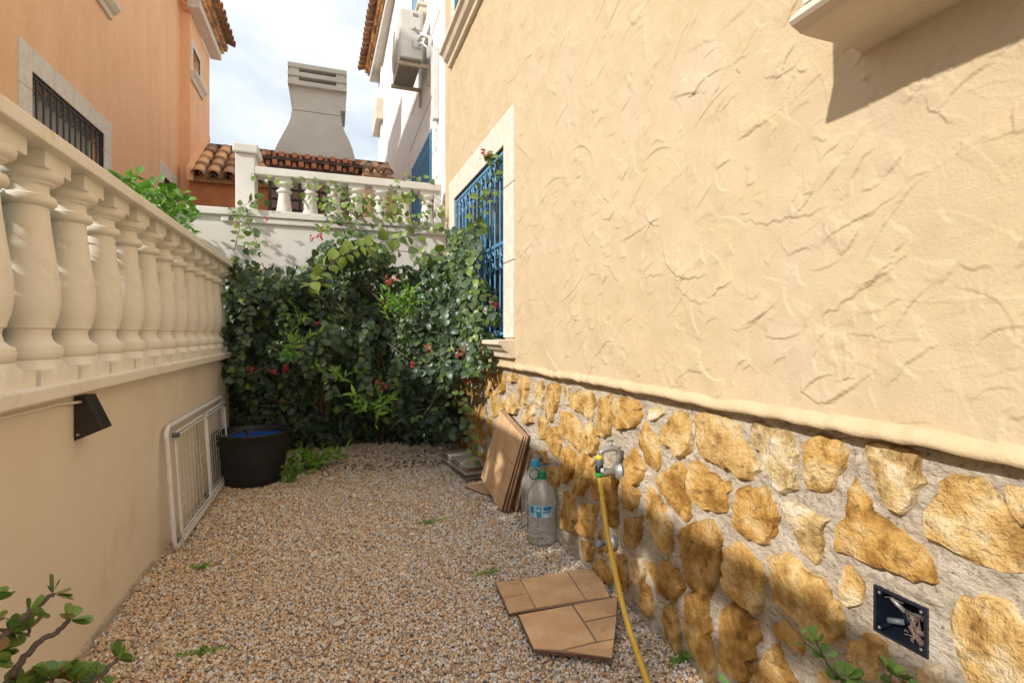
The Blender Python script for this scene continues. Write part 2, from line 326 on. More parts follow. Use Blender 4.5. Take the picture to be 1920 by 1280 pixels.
# ================================================================== TAN HOUSE
TX = 1.10; MX = 1.135; WY0, WY1, WZ0, WZ1 = 3.246, 4.713, 1.06, 2.36
house = thing('house', 'tan house with troweled stucco above an ochre rubble stone base', 'house', (TX, 2.5, 0))
# trowelled relief as a height field
res = .003; hy0, hz0 = .3, .86; HY, HZ = int((5.2-hy0)/res), int((4.65-hz0)/res)
H = smoothnoise(HY, HZ, 60, rng)*.0035+smoothnoise(HY, HZ, 22, rng)*.0014+smoothnoise(HY, HZ, 7, rng)*.0006
def stroke(H, p0, ang, length, curve, amp, width, wob=0):
    n = max(6, int(length/.008)); pts = []; p = np.array(p0, float); a = ang
    for i in range(n):
        pts.append(p.copy()); a += curve/n+wob*math.sin(i*1.1+p0[0]*50)*.2+(rs.gauss(0, .12) if wob else 0); p = p+np.array([math.cos(a), math.sin(a)])*length/n
    pts = np.array(pts); m = width*3.2
    lo = ((pts.min(0)-m-[hy0, hz0])/res).astype(int); hi = ((pts.max(0)+m-[hy0, hz0])/res).astype(int)+1
    lo = np.maximum(lo, 0); hi = np.minimum(hi, [HY, HZ])
    if (hi-lo < 3).any(): return
    gy = hy0+np.arange(lo[0], hi[0])*res; gz_ = hz0+np.arange(lo[1], hi[1])*res
    G = np.stack(np.meshgrid(gy, gz_, indexing='ij'), -1)
    best = np.full(G.shape[:2], 1e9); sd = np.zeros_like(best); tt = np.zeros_like(best)
    for i in range(n-1):
        d = pts[i+1]-pts[i]; l2 = d@d; r = G-pts[i]; u = np.clip((r@d)/l2, 0, 1); q = r-u[..., None]*d; dist = np.sqrt((q**2).sum(-1))
        s_ = np.sign(d[0]*r[..., 1]-d[1]*r[..., 0]); mk = dist < best
        best = np.where(mk, dist, best); sd = np.where(mk, s_*dist, sd); tt = np.where(mk, (i+u)/(n-1), tt)
    tap = np.sin(np.clip(tt, 0, 1)*math.pi)**.55
    e = .0005
    prof = np.where(sd > 0, np.exp(-sd/width), -.38*np.exp(sd/.0042))
    H[lo[0]:hi[0], lo[1]:hi[1]] += amp*tap*prof*(best < m)
rs = random.Random(5)
for _ in range(2700):
    y = hy0+(4.9)*rs.random()**1.05; z = rs.uniform(.92, min(4.6, .95+.9*y+.9))
    big = rs.random()
    ln = rs.uniform(.03, .09) if big < .6 else (rs.uniform(.08, .18) if big < .93 else rs.uniform(.18, .40))
    # in the wall plane (Y away, Z up); most ridges lean away from the camera as they fall
    ang = math.radians(rs.choice([rs.gauss(-52, 14), rs.gauss(-42, 18), rs.gauss(-65, 14), rs.gauss(-30, 22), rs.gauss(0, 28), rs.uniform(0, 360)]))
    stroke(H, (y, z), ang, ln, rs.gauss(-.3, 1.1), rs.choice([.0010, .0018, .0028, .0040])*rs.uniform(.7, 1.2)*(1 if big < .62 else 1.15), rs.uniform(.022, .055), wob=rs.choice([0, 1, 2]))
for _ in range(230):
    y = hy0+4.8*rs.random()**1.3; z = rs.uniform(.92, min(4.5, 1.2+.9*y))
    stroke(H, (y, z), rs.uniform(0, 6.28), rs.uniform(.06, .3), rs.gauss(0, 1.2), rs.uniform(.0008, .0018), .0035)
ys = [.35]
while ys[-1] < 5.13: ys.append(ys[-1]+max(.0023, .0023*ys[-1]))
ys = np.array(ys); ys[-1] = 5.14
zs = np.concatenate([np.arange(.885, 2.0, .0029), np.arange(2.0, 3.0, .0055), np.arange(3.0, 4.62, .010)])
for val in (WY0, WY1): ys[np.argmin(abs(ys-val))] = val
for val in (WZ0, WZ1): zs[np.argmin(abs(zs-val))] = val
h = sample(H, (ys-hy0)/res, (zs-hz0)/res)
YY, ZZ = np.meshgrid(ys, zs, indexing='ij')
edge = np.minimum.reduce([np.abs(YY-WY0), np.abs(YY-WY1)]); inwin = (YY > WY0-.2) & (YY < WY1+.2) & (ZZ > WZ0-.2) & (ZZ < WZ1+.22)
h = np.where(inwin, 0, h)
ym = (ys[1:]+ys[:-1])/2; zm = (zs[1:]+zs[:-1])/2
keep = ~(((ym > WY0) & (ym < WY1))[:, None] & ((zm > WZ0) & (zm < WZ1))[None]) & ~(zm[None] > 1.62+.74*ym[:, None])
wall = npmesh('stucco_wall', np.stack([TX-h, YY, ZZ], -1).reshape(-1, 3), grid_faces(len(ys), len(zs), keep, flip=True), M['stucco'], house)
mb = MB(); mb.add([(TX, -4, .885), (TX, .35, .885), (TX, .35, 6.4), (TX, -4, 6.4)], [(3, 2, 1, 0)])
mb.add([(TX, .35, zs[-1]), (TX, 5.14, zs[-1]), (TX, 5.14, 6.4), (TX, .35, 6.4)], [(3, 2, 1, 0)])
mb.add([(TX+.006, .35, 1.8), (TX+.006, 3.0, 1.8), (TX+.006, 3.0, zs[-1]), (TX+.006, .35, zs[-1])], [(3, 2, 1, 0)]) if False else None
mb.add([(TX+.006, .35, 1.75), (TX+.006, 2.9, 3.66), (TX+.006, 4.3, 4.7), (TX+.006, .35, 4.7)], [(3, 2, 1, 0)])
mb.add([(TX, 5.14, 0), (6, 5.14, 0), (6, 5.14, 6.4), (TX, 5.14, 6.4)], [(3, 2, 1, 0)])
mb.add([(TX, -4, 6.4), (TX, 5.14, 6.4), (6, 5.14, 6.4), (6, -4, 6.4)], [(3, 2, 1, 0)])
wall_x(mb, TX+.003, WY0, WY1, WZ0, WZ1, [(WY0, WY1, WZ0, WZ1)], .16)
mb.build('wall_return', M['stucco'], house)
# rounded stucco lip over the stone base
ny = 420; yy = np.linspace(.3, 5.14, ny); pr = [(TX+.002, .915), (TX-.006, .908), (TX-.016, .899), (TX-.022, .889), (TX-.020, .878), (TX-.006, .874), (TX+.04, .874)]
w1 = np.interp(np.arange(ny), np.arange(0, ny, 7), rng.normal(0, 1, len(np.arange(0, ny, 7)))); w2 = np.interp(np.arange(ny), np.arange(0, ny, 3), rng.normal(0, 1, len(np.arange(0, ny, 3))))
V = []
for j, (px, pz) in enumerate(pr):
    a = 0 if j in (0, 6) else 1
    V.append(np.stack([px-a*(w1*.0026+w2*.0022), yy, pz+a*(w1*.0026+w2*.0026)], -1))
V = np.stack(V, 1).reshape(-1, 3)
npmesh('stucco_lip', V, grid_faces(ny, len(pr), flip=False), M['stucco_edge'], house)
# mortar of the base, with the hole of the junction box
b0 = PX(1641, 1094, MX); b1 = PX(1641, 1179, MX); b2 = PX(1742, 1132, MX); BY0, BY1 = b2.y, b0.y; BZ1 = b0.z; BZ0 = b1.z
ys = [.32]
while ys[-1] < 5.12: ys.append(ys[-1]+max(.0055, .005*ys[-1]))
ys = np.array(ys); ys[-1] = 5.14; zs = np.linspace(-.04, .885, 190)
for val in (BY0, BY1): ys[np.argmin(abs(ys-val))] = val
for val in (BZ0, BZ1): zs[np.argmin(abs(zs-val))] = val
r2 = np.random.default_rng(3); HY, HZ = 1650, 320
Hm = smoothnoise(HY, HZ, 34, r2)*.014+smoothnoise(HY, HZ, 11, r2)*.009+smoothnoise(HY, HZ, 4.0, r2)*.008+smoothnoise(HY, HZ, 2.0, r2)*.005
hm = sample(Hm, (ys-.3)/.003, (zs+.05)/.003)
YY, ZZ = np.meshgrid(ys, zs, indexing='ij'); hm = np.where((YY > BY0-.012) & (YY < BY1+.012) & (ZZ > BZ0-.012) & (ZZ < BZ1+.012), 0, hm)
ym = (ys[1:]+ys[:-1])/2; zm = (zs[1:]+zs[:-1])/2
keep = ~(((ym > BY0) & (ym < BY1))[:, None] & ((zm > BZ0) & (zm < BZ1))[None])
base = npmesh('stone_base', np.stack([MX-hm, YY, ZZ], -1).reshape(-1, 3), grid_faces(len(ys), len(zs), keep, flip=True), M['mortar'], house)
MB().add([(MX, -4, -.05), (MX, .32, -.05), (MX, .32, .885), (MX, -4, .885)], [(3, 2, 1, 0)]).build('wall_return', M['mortar'], house)
# stones, outlines measured off the photograph: (origin, scale, points, tint)
A = (1240, 740, 3.765); Z3 = (1180, 960, 4.); Fz = (1400, 1020, 4.923); G = (1560, 800, 3.556); C5 = (1500, 1020, 4.571); B = (1060, 700, 5.333); D = (880, 680, 5.333); K = (1040, 900, 5.333); O = (0, 0, 1.)
ST = [
(A, [(15,240),(60,160),(110,105),(175,140),(190,210),(205,320),(190,390),(160,425),(100,425),(75,375),(20,320)], .6),
(A, [(245,165),(320,125),(450,160),(540,220),(555,310),(600,390),(660,520),(600,585),(540,580),(480,510),(400,490),(290,425),(265,330)], .62),
(A, [(635,225),(700,215),(780,250),(890,260),(930,340),(955,420),(935,540),(940,655),(850,685),(780,640),(750,560),(700,440),(640,330)], .9),
(A, [(1015,350),(1090,300),(1230,320),(1280,400),(1275,510),(1215,570),(1190,665),(1120,685),(1035,660),(1020,520)], .5),
(O, [(1236,895),(1273,868),(1283,885),(1289,920),(1288,960),(1281,976),(1264,950),(1245,922)], .35),
(A, [(245,470),(300,520),(380,590),(455,620),(465,680),(440,740),(445,820),(390,825),(290,800),(225,720),(210,620)], .4),
(A, [(560,660),(720,660),(750,740),(820,860),(800,960),(720,1050),(610,1020),(520,930),(510,790),(540,690)], .4),
(A, [(870,760),(950,775),(1080,840),(1170,890),(1110,990),(1110,1130),(1070,1190),(980,1100),(940,970),(880,830)], .78),
(Z3, [(360,180),(440,100),(600,65),(650,170),(670,240),(655,480),(620,560),(580,640),(530,580),(460,520),(420,360)], .12),
(Z3, [(705,280),(790,240),(860,270),(970,400),(1000,480),(990,640),(940,750),(860,710),(760,620),(715,540),(700,420)], .42),
(Fz, [(180,130),(350,90),(430,130),(560,270),(660,340),(790,540),(850,680),(810,840),(720,890),(640,800),(550,760),(430,650),(290,540),(240,380)], .58),
(Z3, [(115,370),(200,390),(280,370),(340,440),(400,565),(360,620),(290,650),(210,590),(150,470)], .15),
(Z3, [(100,520),(140,560),(155,700),(150,790),(100,740),(70,690),(80,600)], .2),
(Z3, [(250,740),(300,700),(340,790),(365,900),(365,1060),(320,1010),(270,930),(240,830)], .4),
(Z3, [(420,640),(500,600),(590,690),(600,800),(605,960),(640,1120),(625,1280),(590,1280),(530,1140),(450,1000),(410,880),(410,760)], .35),
(Z3, [(685,740),(760,690),(830,730),(885,795),(930,840),(950,930),(910,1040),(910,1180),(880,1255),(800,1240),(720,1180),(685,1100)], .25),
(Z3, [(1090,980),(1140,1060),(1190,1190),(1240,1300),(960,1300),(975,1150),(1010,1060)], .1),
(Z3, [(1060,850),(1150,810),(1210,870),(1315,1000),(1290,1060),(1210,1010),(1110,930)], .3),
(Fz, [(870,220),(930,200),(1000,260),(1060,350),(1060,480),(1000,560),(930,575),(880,540),(860,400)], .6),
(Fz, [(930,920),(960,890),(1060,880),(1080,820),(1170,860),(1240,920),(1280,1020),(1270,1130),(1180,1200),(1150,1260),(1060,1250),(960,1160),(920,1050)], .66),
(Fz, [(640,1180),(700,1190),(740,1300),(650,1310)], .6),
(G, [(150,355),(190,420),(270,560),(400,670),(500,760),(580,850),(650,950),(665,1025),(540,1020),(380,935),(250,900),(130,850),(30,820),(35,680),(60,630),(100,610),(110,480)], .42),
(G, [(230,115),(300,105),(420,140),(490,140),(575,185),(560,300),(545,420),(540,500),(460,570),(400,540),(320,420),(250,260)], .82),
(G, [(740,370),(800,330),(900,350),(1040,400),(1150,540),(1270,740),(1260,850),(1230,960),(1120,960),(960,910),(830,830),(740,770),(650,730),(630,600),(740,440)], .62),
(O, [(1883,910),(1930,914),(1960,950),(1940,985),(1900,965),(1880,935)], .7),
(C5, [(1330,520),(1370,460),(1560,450),(1700,500),(1850,640),(2000,760),(2020,1100),(1800,1300),(1480,1250),(1380,1000),(1300,780),(1290,600)], .6),
(C5, [(1020,1060),(1150,1050),(1200,1100),(1260,1300),(980,1300)], .7),
(B, [(75,200),(160,175),(270,210),(300,290),(270,360),(255,465),(180,400),(80,330)], .6),
(B, [(330,260),(450,200),(445,330),(450,470),(440,605),(330,625),(320,470)], .6),
(B, [(520,260),(560,235),(690,270),(740,340),(735,450),(690,530),(600,545),(540,565),(500,500),(490,390)], .45),
(B, [(845,350),(930,330),(960,400),(900,465),(850,450)], .9),
(B, [(800,490),(860,560),(920,700),(945,870),(890,970),(820,900),(770,760),(750,640)], .5),
(B, [(195,500),(250,495),(280,600),(320,680),(290,790),(260,805),(200,720),(175,620)], .6),
(D, [(940,490),(1010,510),(1090,590),(1115,680),(1100,830),(1080,880),(1000,790),(940,740),(920,650)], .5),
(D, [(770,220),(830,205),(905,240),(895,400),(860,480),(830,575),(790,560),(765,400)], .5),
(D, [(650,200),(730,180),(740,300),(720,450),(670,410),(650,300)], .75),
(D, [(490,160),(540,130),(575,200),(565,330),(550,440),(500,400),(490,280)], .6),
(D, [(390,110),(450,100),(470,150),(460,190),(400,190)], .55),
(D, [(510,570),(570,430),(620,400),(645,480),(640,590),(590,610)], .7),
(D, [(680,540),(740,560),(780,600),(760,750),(700,760),(680,650)], .55),
(D, [(790,690),(850,640),(900,720),(890,850),(870,960),(820,880),(790,780)], .4),
(D, [(930,860),(990,840),(1050,920),(1055,1050),(1000,1170),(950,1200),(930,1050)], .25),
(B, [(140,790),(230,830),(290,880),(250,960),(220,1120),(160,1210),(110,1190),(105,1060),(120,900)], .3),
(D, [(680,880),(760,890),(765,1000),(700,990)], .3), (D, [(790,1050),(890,1040),(890,1180),(860,1270),(810,1200)], .35),
(O, [(1105,880),(1118,876),(1119,935),(1109,932)], .2),
(K, [(470,-100),(610,-80),(615,200),(615,450),(560,455),(490,400),(480,200)], .12), (K, [(665,-60),(740,0),(830,140),(790,280),(700,280),(670,150)], .1),
(K, [(685,390),(850,365),(840,560),(760,680),(690,610)], .08), (B, [(680,740),(740,850),(770,960),(720,1100),(690,1110),(620,1020),(590,900),(620,810)], .38),
(K, [(895,160),(940,70),(1030,150),(1080,290),(1150,560),(1130,710),(1090,690),(1000,520),(930,330)], .45), (K, [(280,240),(420,270),(390,400),(370,590),(300,560),(240,470),(270,350)], .25),
(K, [(75,120),(130,110),(190,210),(225,380),(210,500),(100,470),(75,300)], .25), (K, [(250,600),(330,620),(380,690),(370,790),(330,810),(270,720)], .35),
(K, [(370,830),(440,790),(520,870),(560,960),(540,1040),(430,940)], .3), (K, [(430,520),(500,510),(540,700),(450,720)], .1), (K, [(560,720),(700,760),(720,920),(700,1120),(650,1110),(600,900)], .15),
(K, [(740,800),(870,780),(885,950),(860,1055),(740,1010)], .95),
(D, [(130,70),(210,60),(215,300),(180,350),(140,250)], .55), (D, [(300,120),(350,110),(355,270),(320,310)], .4), (D, [(290,450),(330,350),(370,440),(360,540),(310,590)], .6), (D, [(225,290),(270,270),(280,520),(225,540)], .45),
(D, [(390,330),(430,300),(445,400),(480,460),(460,510),(390,500)], .6), (D, [(60,420),(130,400),(140,560),(80,700),(50,560)], .3), (D, [(170,560),(210,550),(230,720),(190,720)], .3), (D, [(90,640),(150,700),(150,820),(100,800)], .3),
(D, [(950,240),(1000,230),(990,420),(950,410)], .9), (D, [(225,90),(280,90),(285,220),(240,240)], .35), (D, [(240,760),(300,640),(320,700),(280,800)], .35), (D, [(20,800),(60,740),(70,900),(20,920)], .25),
(O, [(1200,1225),(1214,1216),(1240,1262),(1236,1275),(1222,1262)], .0),
]
def add_stone(pts, tint, sd):
    rg = random.Random(sd); P = []
    n = len(pts)
    area = .5*sum(pts[i][0]*pts[(i+1) % n][1]-pts[(i+1) % n][0]*pts[i][1] for i in range(n))
    if area < 0: pts = pts[::-1]
    for i in range(n):                       # roughen the outline
        a, b = pts[i], pts[(i+1) % n]; l = math.dist(a, b); k = max(1, int(l/.014))
        k = min(k, 5)
        for j in range(k):
            t = j/k; jt = 0 if j == 0 else rg.gauss(0, .0034)
            nx, ny = (b[1]-a[1])/max(l, 1e-6), -(b[0]-a[0])/max(l, 1e-6)
            P.append((a[0]+(b[0]-a[0])*t+nx*jt, a[1]+(b[1]-a[1])*t+ny*jt))
    m = len(P); cy = sum(p[0] for p in P)/m; cz = sum(p[1] for p in P)/m
    size = math.sqrt(abs(area)); proud = .007+min(.014, size*.085)*rg.uniform(.6, 1.3)
    tilt = (rg.gauss(0, .10), rg.gauss(-.03, .10)); ph = [rg.uniform(0, 6) for _ in range(6)]
    rings = [(1.05, -.012), (1.0, proud*.55), (.95, proud*.9), (.80, proud), (.55, proud*1.06), (.28, proud*1.1)]
    vs = []; fs = []
    for ri, (s_, d) in enumerate(rings):
        for i, (y, z) in enumerate(P):
            yy = cy+(y-cy)*s_*1.035; zz = cz+(z-cz)*s_*1.035
            if ri == 0: dd = d
            else:
                f1 = math.sin(yy*43+ph[0]+zz*17)*math.sin(zz*39+ph[1])+.6*math.sin(yy*91+zz*71+ph[2])*math.sin(zz*83-yy*37+ph[3])
                dd = d+f1*.0040*(1 if ri > 1 else .5)+tilt[0]*(yy-cy)+tilt[1]*(zz-cz)+rg.gauss(0, .0009)
                dd = max(dd, .004)
            vs.append((MX-.004-dd, yy, zz))
    vs.append((MX-.004-proud*1.1, cy, cz)); R_ = len(rings)
    for ri in range(R_-1):
        for i in range(m): fs.append((ri*m+i, (ri+1)*m+i, (ri+1)*m+(i+1) % m, ri*m+(i+1) % m))
    for i in range(m): fs.append(((R_-1)*m+i, R_*m, (R_-1)*m+(i+1) % m))
    o = MB().add(vs, fs, tint).build('stone', M['stone'], base, smooth=True, auto=38)
for i, (org, pts, t) in enumerate(ST):
    q = []
    for (a, b) in pts:
        p = PX(org[0]+a/org[2], org[1]+b/org[2], MX-.012); q.append((p.y, max(-.02, min(p.z, .87))))
    add_stone(q, t, i)
cen = []
for org, pts, t in ST:
    c_ = PX(org[0]+sum(p[0] for p in pts)/len(pts)/org[2], org[1]+sum(p[1] for p in pts)/len(pts)/org[2], MX-.012); cen.append((c_.y, c_.z))
rq = random.Random(9); k = 0
for yy_ in np.arange(3.35, 5.05, .135):        # far end of the base, seen at a raking angle
    for zz_ in (.10, .27, .45, .62, .78):
        y_, z_ = yy_+rq.gauss(0, .02), zz_+rq.gauss(0, .02)
        if any(abs(a-y_) < .15 and abs(b-z_) < .13 for a, b in cen): continue
        k += 1; ry_, rz_ = rq.uniform(.045, .065), rq.uniform(.055, .085)
        add_stone([(y_+ry_*math.cos(a)*rq.uniform(.75, 1.05), min(.865, z_+rz_*math.sin(a)*rq.uniform(.75, 1.05))) for a in [j*math.pi/4 for j in range(8)]], rq.uniform(.2, .8), 400+k)
for i in range(9):                            # stones low at the foot, beyond the frame, towards the viewer
    y = .12+.05*i-.35; z = rs.uniform(.1, .7); 
    add_stone([(y+.09*math.cos(a)*rs.uniform(.7, 1), z+.11*math.sin(a)*rs.uniform(.7, 1)) for a in [k*math.pi/4 for k in range(8)]], rs.random(), 200+i) if i % 3 == 0 else None
# ---- window with blue grille
def grille(root, X, y0, y1, z0, z1, m, nb, zmid, r=.007, name='grille', scroll=True):
    g = MB(); g.box(X-.012, X+.012, y0, y0+.024, z0, z1); g.box(X-.012, X+.012, y1-.024, y1, z0, z1)
    g.box(X-.008, X+.008, y0+.024, y1-.024, z1-.022, z1); g.box(X-.008, X+.008, y0+.024, y1-.024, z0, z0+.02)
    if zmid: g.box(X-.008, X+.008, y0+.024, y1-.024, zmid-.011, zmid+.011)
    fr = g.build(name, m, root)
    for i in range(1, nb+1):
        y = y0+(y1-y0)*i/(nb+1); MB().tube([(X, y, z0+.02), (X, y, z1-.02)], r, 6).build('bar', m, fr)
    if scroll:
        s = MB()
        for zc, sg in ((z1-.10, 1), (zmid-.10 if zmid else z0+.1, 1)):
            for i in range(nb+1):
                ya = y0+(y1-y0)*i/(nb+1); yb = y0+(y1-y0)*(i+1)/(nb+1); yc = (ya+yb)/2; rr = (yb-ya)*.36; d = 1 if i % 2 else -1
                pts = [(X-.004, yc+d*rr*(1-.45*t)*math.cos(t*5.2)*.9, zc+.035+rr*(1-.45*t)*math.sin(t*5.2)) for t in [k/10 for k in range(11)]]
                pts2 = [(p[0], 2*yc-p[1], 2*zc-p[2]) for p in pts]
                MB().tube(pts+pts2[::-1][:0], .0045, 4).tube(pts2, .0045, 4).build('scroll', m, fr)
    return fr
win = MB().box(TX+.09, TX+.10, WY0, WY1, WZ0, WZ1).build('window', M['glass_dark'], house)
f = MB()
for a, b in ((WY0, WY0+.06), ((WY0+WY1)/2-.04, (WY0+WY1)/2+.04), (WY1-.06, WY1)): f.box(TX+.07, TX+.088, a, b, WZ0, WZ1)
for a, b in ((WZ0, WZ0+.06), (WZ1-.06, WZ1)): f.box(TX+.072, TX+.087, WY0+.061, WY1-.061, a, b)
f.build('frame', M['blueiron'], win)
MB().box(TX+.102, TX+.11, WY0, WY1, WZ0+.0, WZ1).build('blind', M['blind'], win)
grille(house, TX+.012, WY0+.02, WY1-.02, WZ0+.03, WZ1-.02, M['blueiron'], 11, 1.72, name='window_grille')
def surround(root, X, y0, y1, z0, z1, wd, m, th=.012, sill=True, sgn=-1, top=None, nb=3, joint=.006):
    """stone blocks round an opening; X wall plane; sgn direction outward"""
    Xo = X+sgn*th; xa, xb = min(X-sgn*.02, Xo), max(X-sgn*.02, Xo); top = top or wd
    for yy0, yy1 in ((y0-wd, y0), (y1, y1+wd)):
        n = nb; cuts = [z0+(z1+top-z0)*k/n for k in range(n+1)]; cuts[-1] = z1+top
        for a, b in zip(cuts, cuts[1:]): MB().box(xa, xb, yy0, yy1, a+joint/2, b-joint/2).build('surround_block', m, root, bevel=.003)
    n = nb; cuts = [y0+(y1-y0)*k/n for k in range(n+1)]
    for a, b in zip(cuts, cuts[1:]): MB().box(xa, xb, a+joint/2, b-joint/2, z1, z1+top).build('surround_block', m, root, bevel=.003)
surround(house, TX, WY0, WY1, WZ0+.01, WZ1, .20, M['surround'])
def sill_profile(root, prof, X, y0, y1, m, name='sill'):
    """prof: list of (outward distance, z)"""
    mb = MB(); poly = [(X-d, y0, z) for d, z in prof]; mb.prism(poly, (0, y1-y0, 0)); return mb.build(name, m, root, bevel=.002)
sill_profile(house, [(-.02, WZ0), (.115, WZ0-.004), (.118, WZ0-.030), (.095, WZ0-.036), (.075, WZ0-.065), (.045, WZ0-.085), (.04, WZ0-.115), (-.02, WZ0-.115)], TX, WY0-.21, WY1+.21, M['sill'])
# upper floor window, only its sill and a strip of its surround in view
sill_profile(house, [(-.02, 3.80), (.12, 3.80), (.12, 3.765), (.095, 3.755), (.075, 3.71), (.04, 3.69), (.035, 3.655), (-.02, 3.655)], TX, 2.9, 4.86, M['sill'])
mb = MB(); mb.box(TX-.012, TX+.02, 4.62, 4.84, 3.801, 5.3).build('surround_block', M['surround'], house)
uw = MB().box(TX-.002, TX+.02, 3.2, 4.619, 3.801, 5.1).build('window', M['glass_dark'], house)
grille(house, TX-.02, 3.2, 4.6, 3.83, 5.1, M['blueiron'], 9, 4.5, name='window_grille', scroll=False)
# bay window over the viewer: moulded underside, sloped weathering, body above
q = [(1617,104),(1602,94),(1590,88),(1565,82),(1544,77),(1520,71),(1499,64),(1494,58),(1483,50),(1478,42),(1484,32)]
prof = [PY(u, v, .80) for u, v in q]; prof = [(p.x, p.z) for p in prof]; prof[0] = (TX+.01, prof[0][1])
top = PY(1518, 0, .80); prof += [(top.x, top.z), (TX+.01, top.z+.004)]
mb = MB(); mb.prism([(x, -.75, z) for x, z in prof], (0, 1.55, 0)); bay = mb.build('bay_ledge', M['sill'], house, bevel=.0015)
MB().box(.914, TX+.01, -.73, .792, 1.775, 3.3).build('bay_body', M['surround'], house)
# ---- junction box with corroded valves
jb = thing('junction_box', 'open dark plastic box sunk in mortar with rusty valve stubs', 'junction box', (MX, (BY0+BY1)/2, BZ0))
D_ = .085; t_ = .006
m_ = MB()
m_.box(MX-.006, MX+D_, BY0, BY0+t_, BZ0, BZ1).box(MX-.006, MX+D_, BY1-t_, BY1, BZ0, BZ1).box(MX-.006, MX+D_, BY0+t_, BY1-t_, BZ0, BZ0+t_).box(MX-.006, MX+D_, BY0+t_, BY1-t_, BZ1-t_, BZ1).box(MX+D_-.004, MX+D_, BY0+t_, BY1-t_, BZ0+t_, BZ1-t_)
m_.build('box_shell', M['box'], jb)
for (a, b) in ((BY0+.012, BZ0+.012), (BY1-.012, BZ0+.012), (BY0+.012, BZ1-.012), (BY1-.012, BZ1-.012)):
    MB().lathe([(.005, MX-.004), (.005, MX+.03)], (0, a, b), 8, axis='x').build('screw_post', M['box'], jb); MB().lathe([(.0015, MX-.006), (.0028, MX-.0055), (.0028, MX-.004)], (0, a, b), 8, axis='x').build('screw', M['chrome'], jb)
yc, zc = (BY0+BY1)/2, (BZ0+BZ1)/2
MB().tube([(MX+.02, yc-.012, zc-.004), (MX+.02, yc+.0, zc+.012), (MX+.02, yc-.02, zc+.008), (MX+.02, yc-.028, zc-.008), (MX+.02, yc-.014, zc-.018)], .006, 8, closed=True).build('valve_ring', M['rust'], jb, smooth=True)
MB().tube([(MX+.012, yc+.028, zc+.030), (MX+.02, yc+.004, zc+.010)], [.0045, .005], 8).tube([(MX+.02, yc-.005, zc+.004), (MX+.05, yc-.012, zc-.002)], .009, 8).build('valve_stem', M['chrome'], jb, smooth=True)
MB().tube([(MX+.02, yc+.040, zc-.026), (MX+.03, yc+.012, zc-.018)], .0065, 8).build('pipe_stub', M['greyplastic'], jb, smooth=True)
MB().tube([(MX+.015, yc-.022, zc-.012), (MX+.05, yc-.026, zc-.035)], .007, 8).tube([(MX+.03, yc+.0, zc-.02), (MX+.02, yc-.03, zc-.042)], .006, 8).build('pipe_stub', M['rust'], jb, smooth=True)
cb = MB()
for k in range(16):
    p = Vector((MX+rs.uniform(.01, .05), yc+rs.uniform(-.04, .04), zc+rs.uniform(-.04, .03))); d = Vector((rs.gauss(0, .004), rs.gauss(0, .018), rs.gauss(0, .018))); cb.tube([p, p+d*.5+Vector((0, .003, .004)), p+d], .0007, 4)
cb.build('root_fibres', M['twig_pale'], jb)

# ================================================================== LEFT WALL AND BALUSTRADE
LX = -.80; LY1 = 5.05
lw = thing('retaining_wall', 'plain cream rendered wall below the balustrade on the left', 'wall', (LX, 2, 0))
mb = MB(); mb.box(-.98, LX, -2.5, LY1, -.05, .905).build('wall_body', M['cream_wall'], lw)
fp = MB(); V = []
yy = np.linspace(.9, 2.86, 60)
for i in range(59):
    a = LX+.012+.004*math.sin(i*1.7)+.003*math.sin(i*.6); fp.add([(LX+.001, yy[i], .028), (a, yy[i], .026), (a+.006, yy[i], -.01), (LX+.001, yy[i+1], .028), (LX+.012+.004*math.sin((i+1)*1.7)+.003*math.sin((i+1)*.6), yy[i+1], .026), (LX+.018+.004*math.sin((i+1)*1.7)+.003*math.sin((i+1)*.6), yy[i+1], -.01)], [(0, 1, 4, 3), (1, 2, 5, 4)])
fp.build('footing', M['mortar'], lw)
bl = thing('balustrade', 'cream cast stone balustrade standing on the left wall', 'balustrade', (-.865, 2, .905), )
mb = MB(); mb.box(-.985, -.75, -2.5, LY1, .907, .95).build('bottom_rail', M['cast'], bl, bevel=.006)
mb = MB(); mb.box(-.975, -.752, -2.5, 4.90, 1.637, 1.682).build('top_rail', M['cast'], bl, bevel=.005)
bprof = [(.074, 1.022), (.083, 1.030), (.086, 1.045), (.083, 1.060), (.070, 1.068), (.060, 1.080), (.056, 1.098), (.058, 1.112), (.066, 1.118), (.066, 1.124), (.074, 1.15), (.079, 1.185), (.080, 1.215), (.078, 1.25), (.072, 1.30), (.064, 1.36), (.057, 1.42), (.053, 1.465), (.052, 1.482), (.064, 1.486), (.070, 1.493), (.071, 1.503), (.067, 1.514), (.055, 1.519), (.052, 1.53), (.053, 1.545), (.066, 1.551), (.068, 1.556), (.078, 1.560), (.084, 1.568), (.086, 1.580), (.084, 1.588)]
def baluster_mesh():
    mb = MB(); hw = .084
    mb.lathe([(r, z) for r, z in bprof], (0, 0, 0), 40, cap=False)
    # square base block whose corners are cut back in arches up to the round torus
    n = 40; vs = []; 
    for lvl, z in enumerate((.0, .045, .062, .072)):
        for k in range(n):
            a = 2*math.pi*k/n; sq = hw/max(abs(math.cos(a)), abs(math.sin(a)))
            f = (0, 0, .45, 1)[lvl]; corner = abs(math.sin(2*a)); r = sq*(1-f)+.080*f
            r = min(r, sq); vs.append((r*math.cos(a), r*math.sin(a)*(1.34, 1.34, 1.12, 1)[lvl], .95+z-(.018*corner if lvl == 2 else 0)))
    fs = [(i*n+k, i*n+(k+1) % n, (i+1)*n+(k+1) % n, (i+1)*n+k) for i in range(3) for k in range(n)]
    fs.append(tuple(3*n+k for k in range(n)))
    mb.add(vs, fs)
    mb.box(-.078, .078, -.080, .080, 1.588, 1.637)
    return mb
bm0 = baluster_mesh()
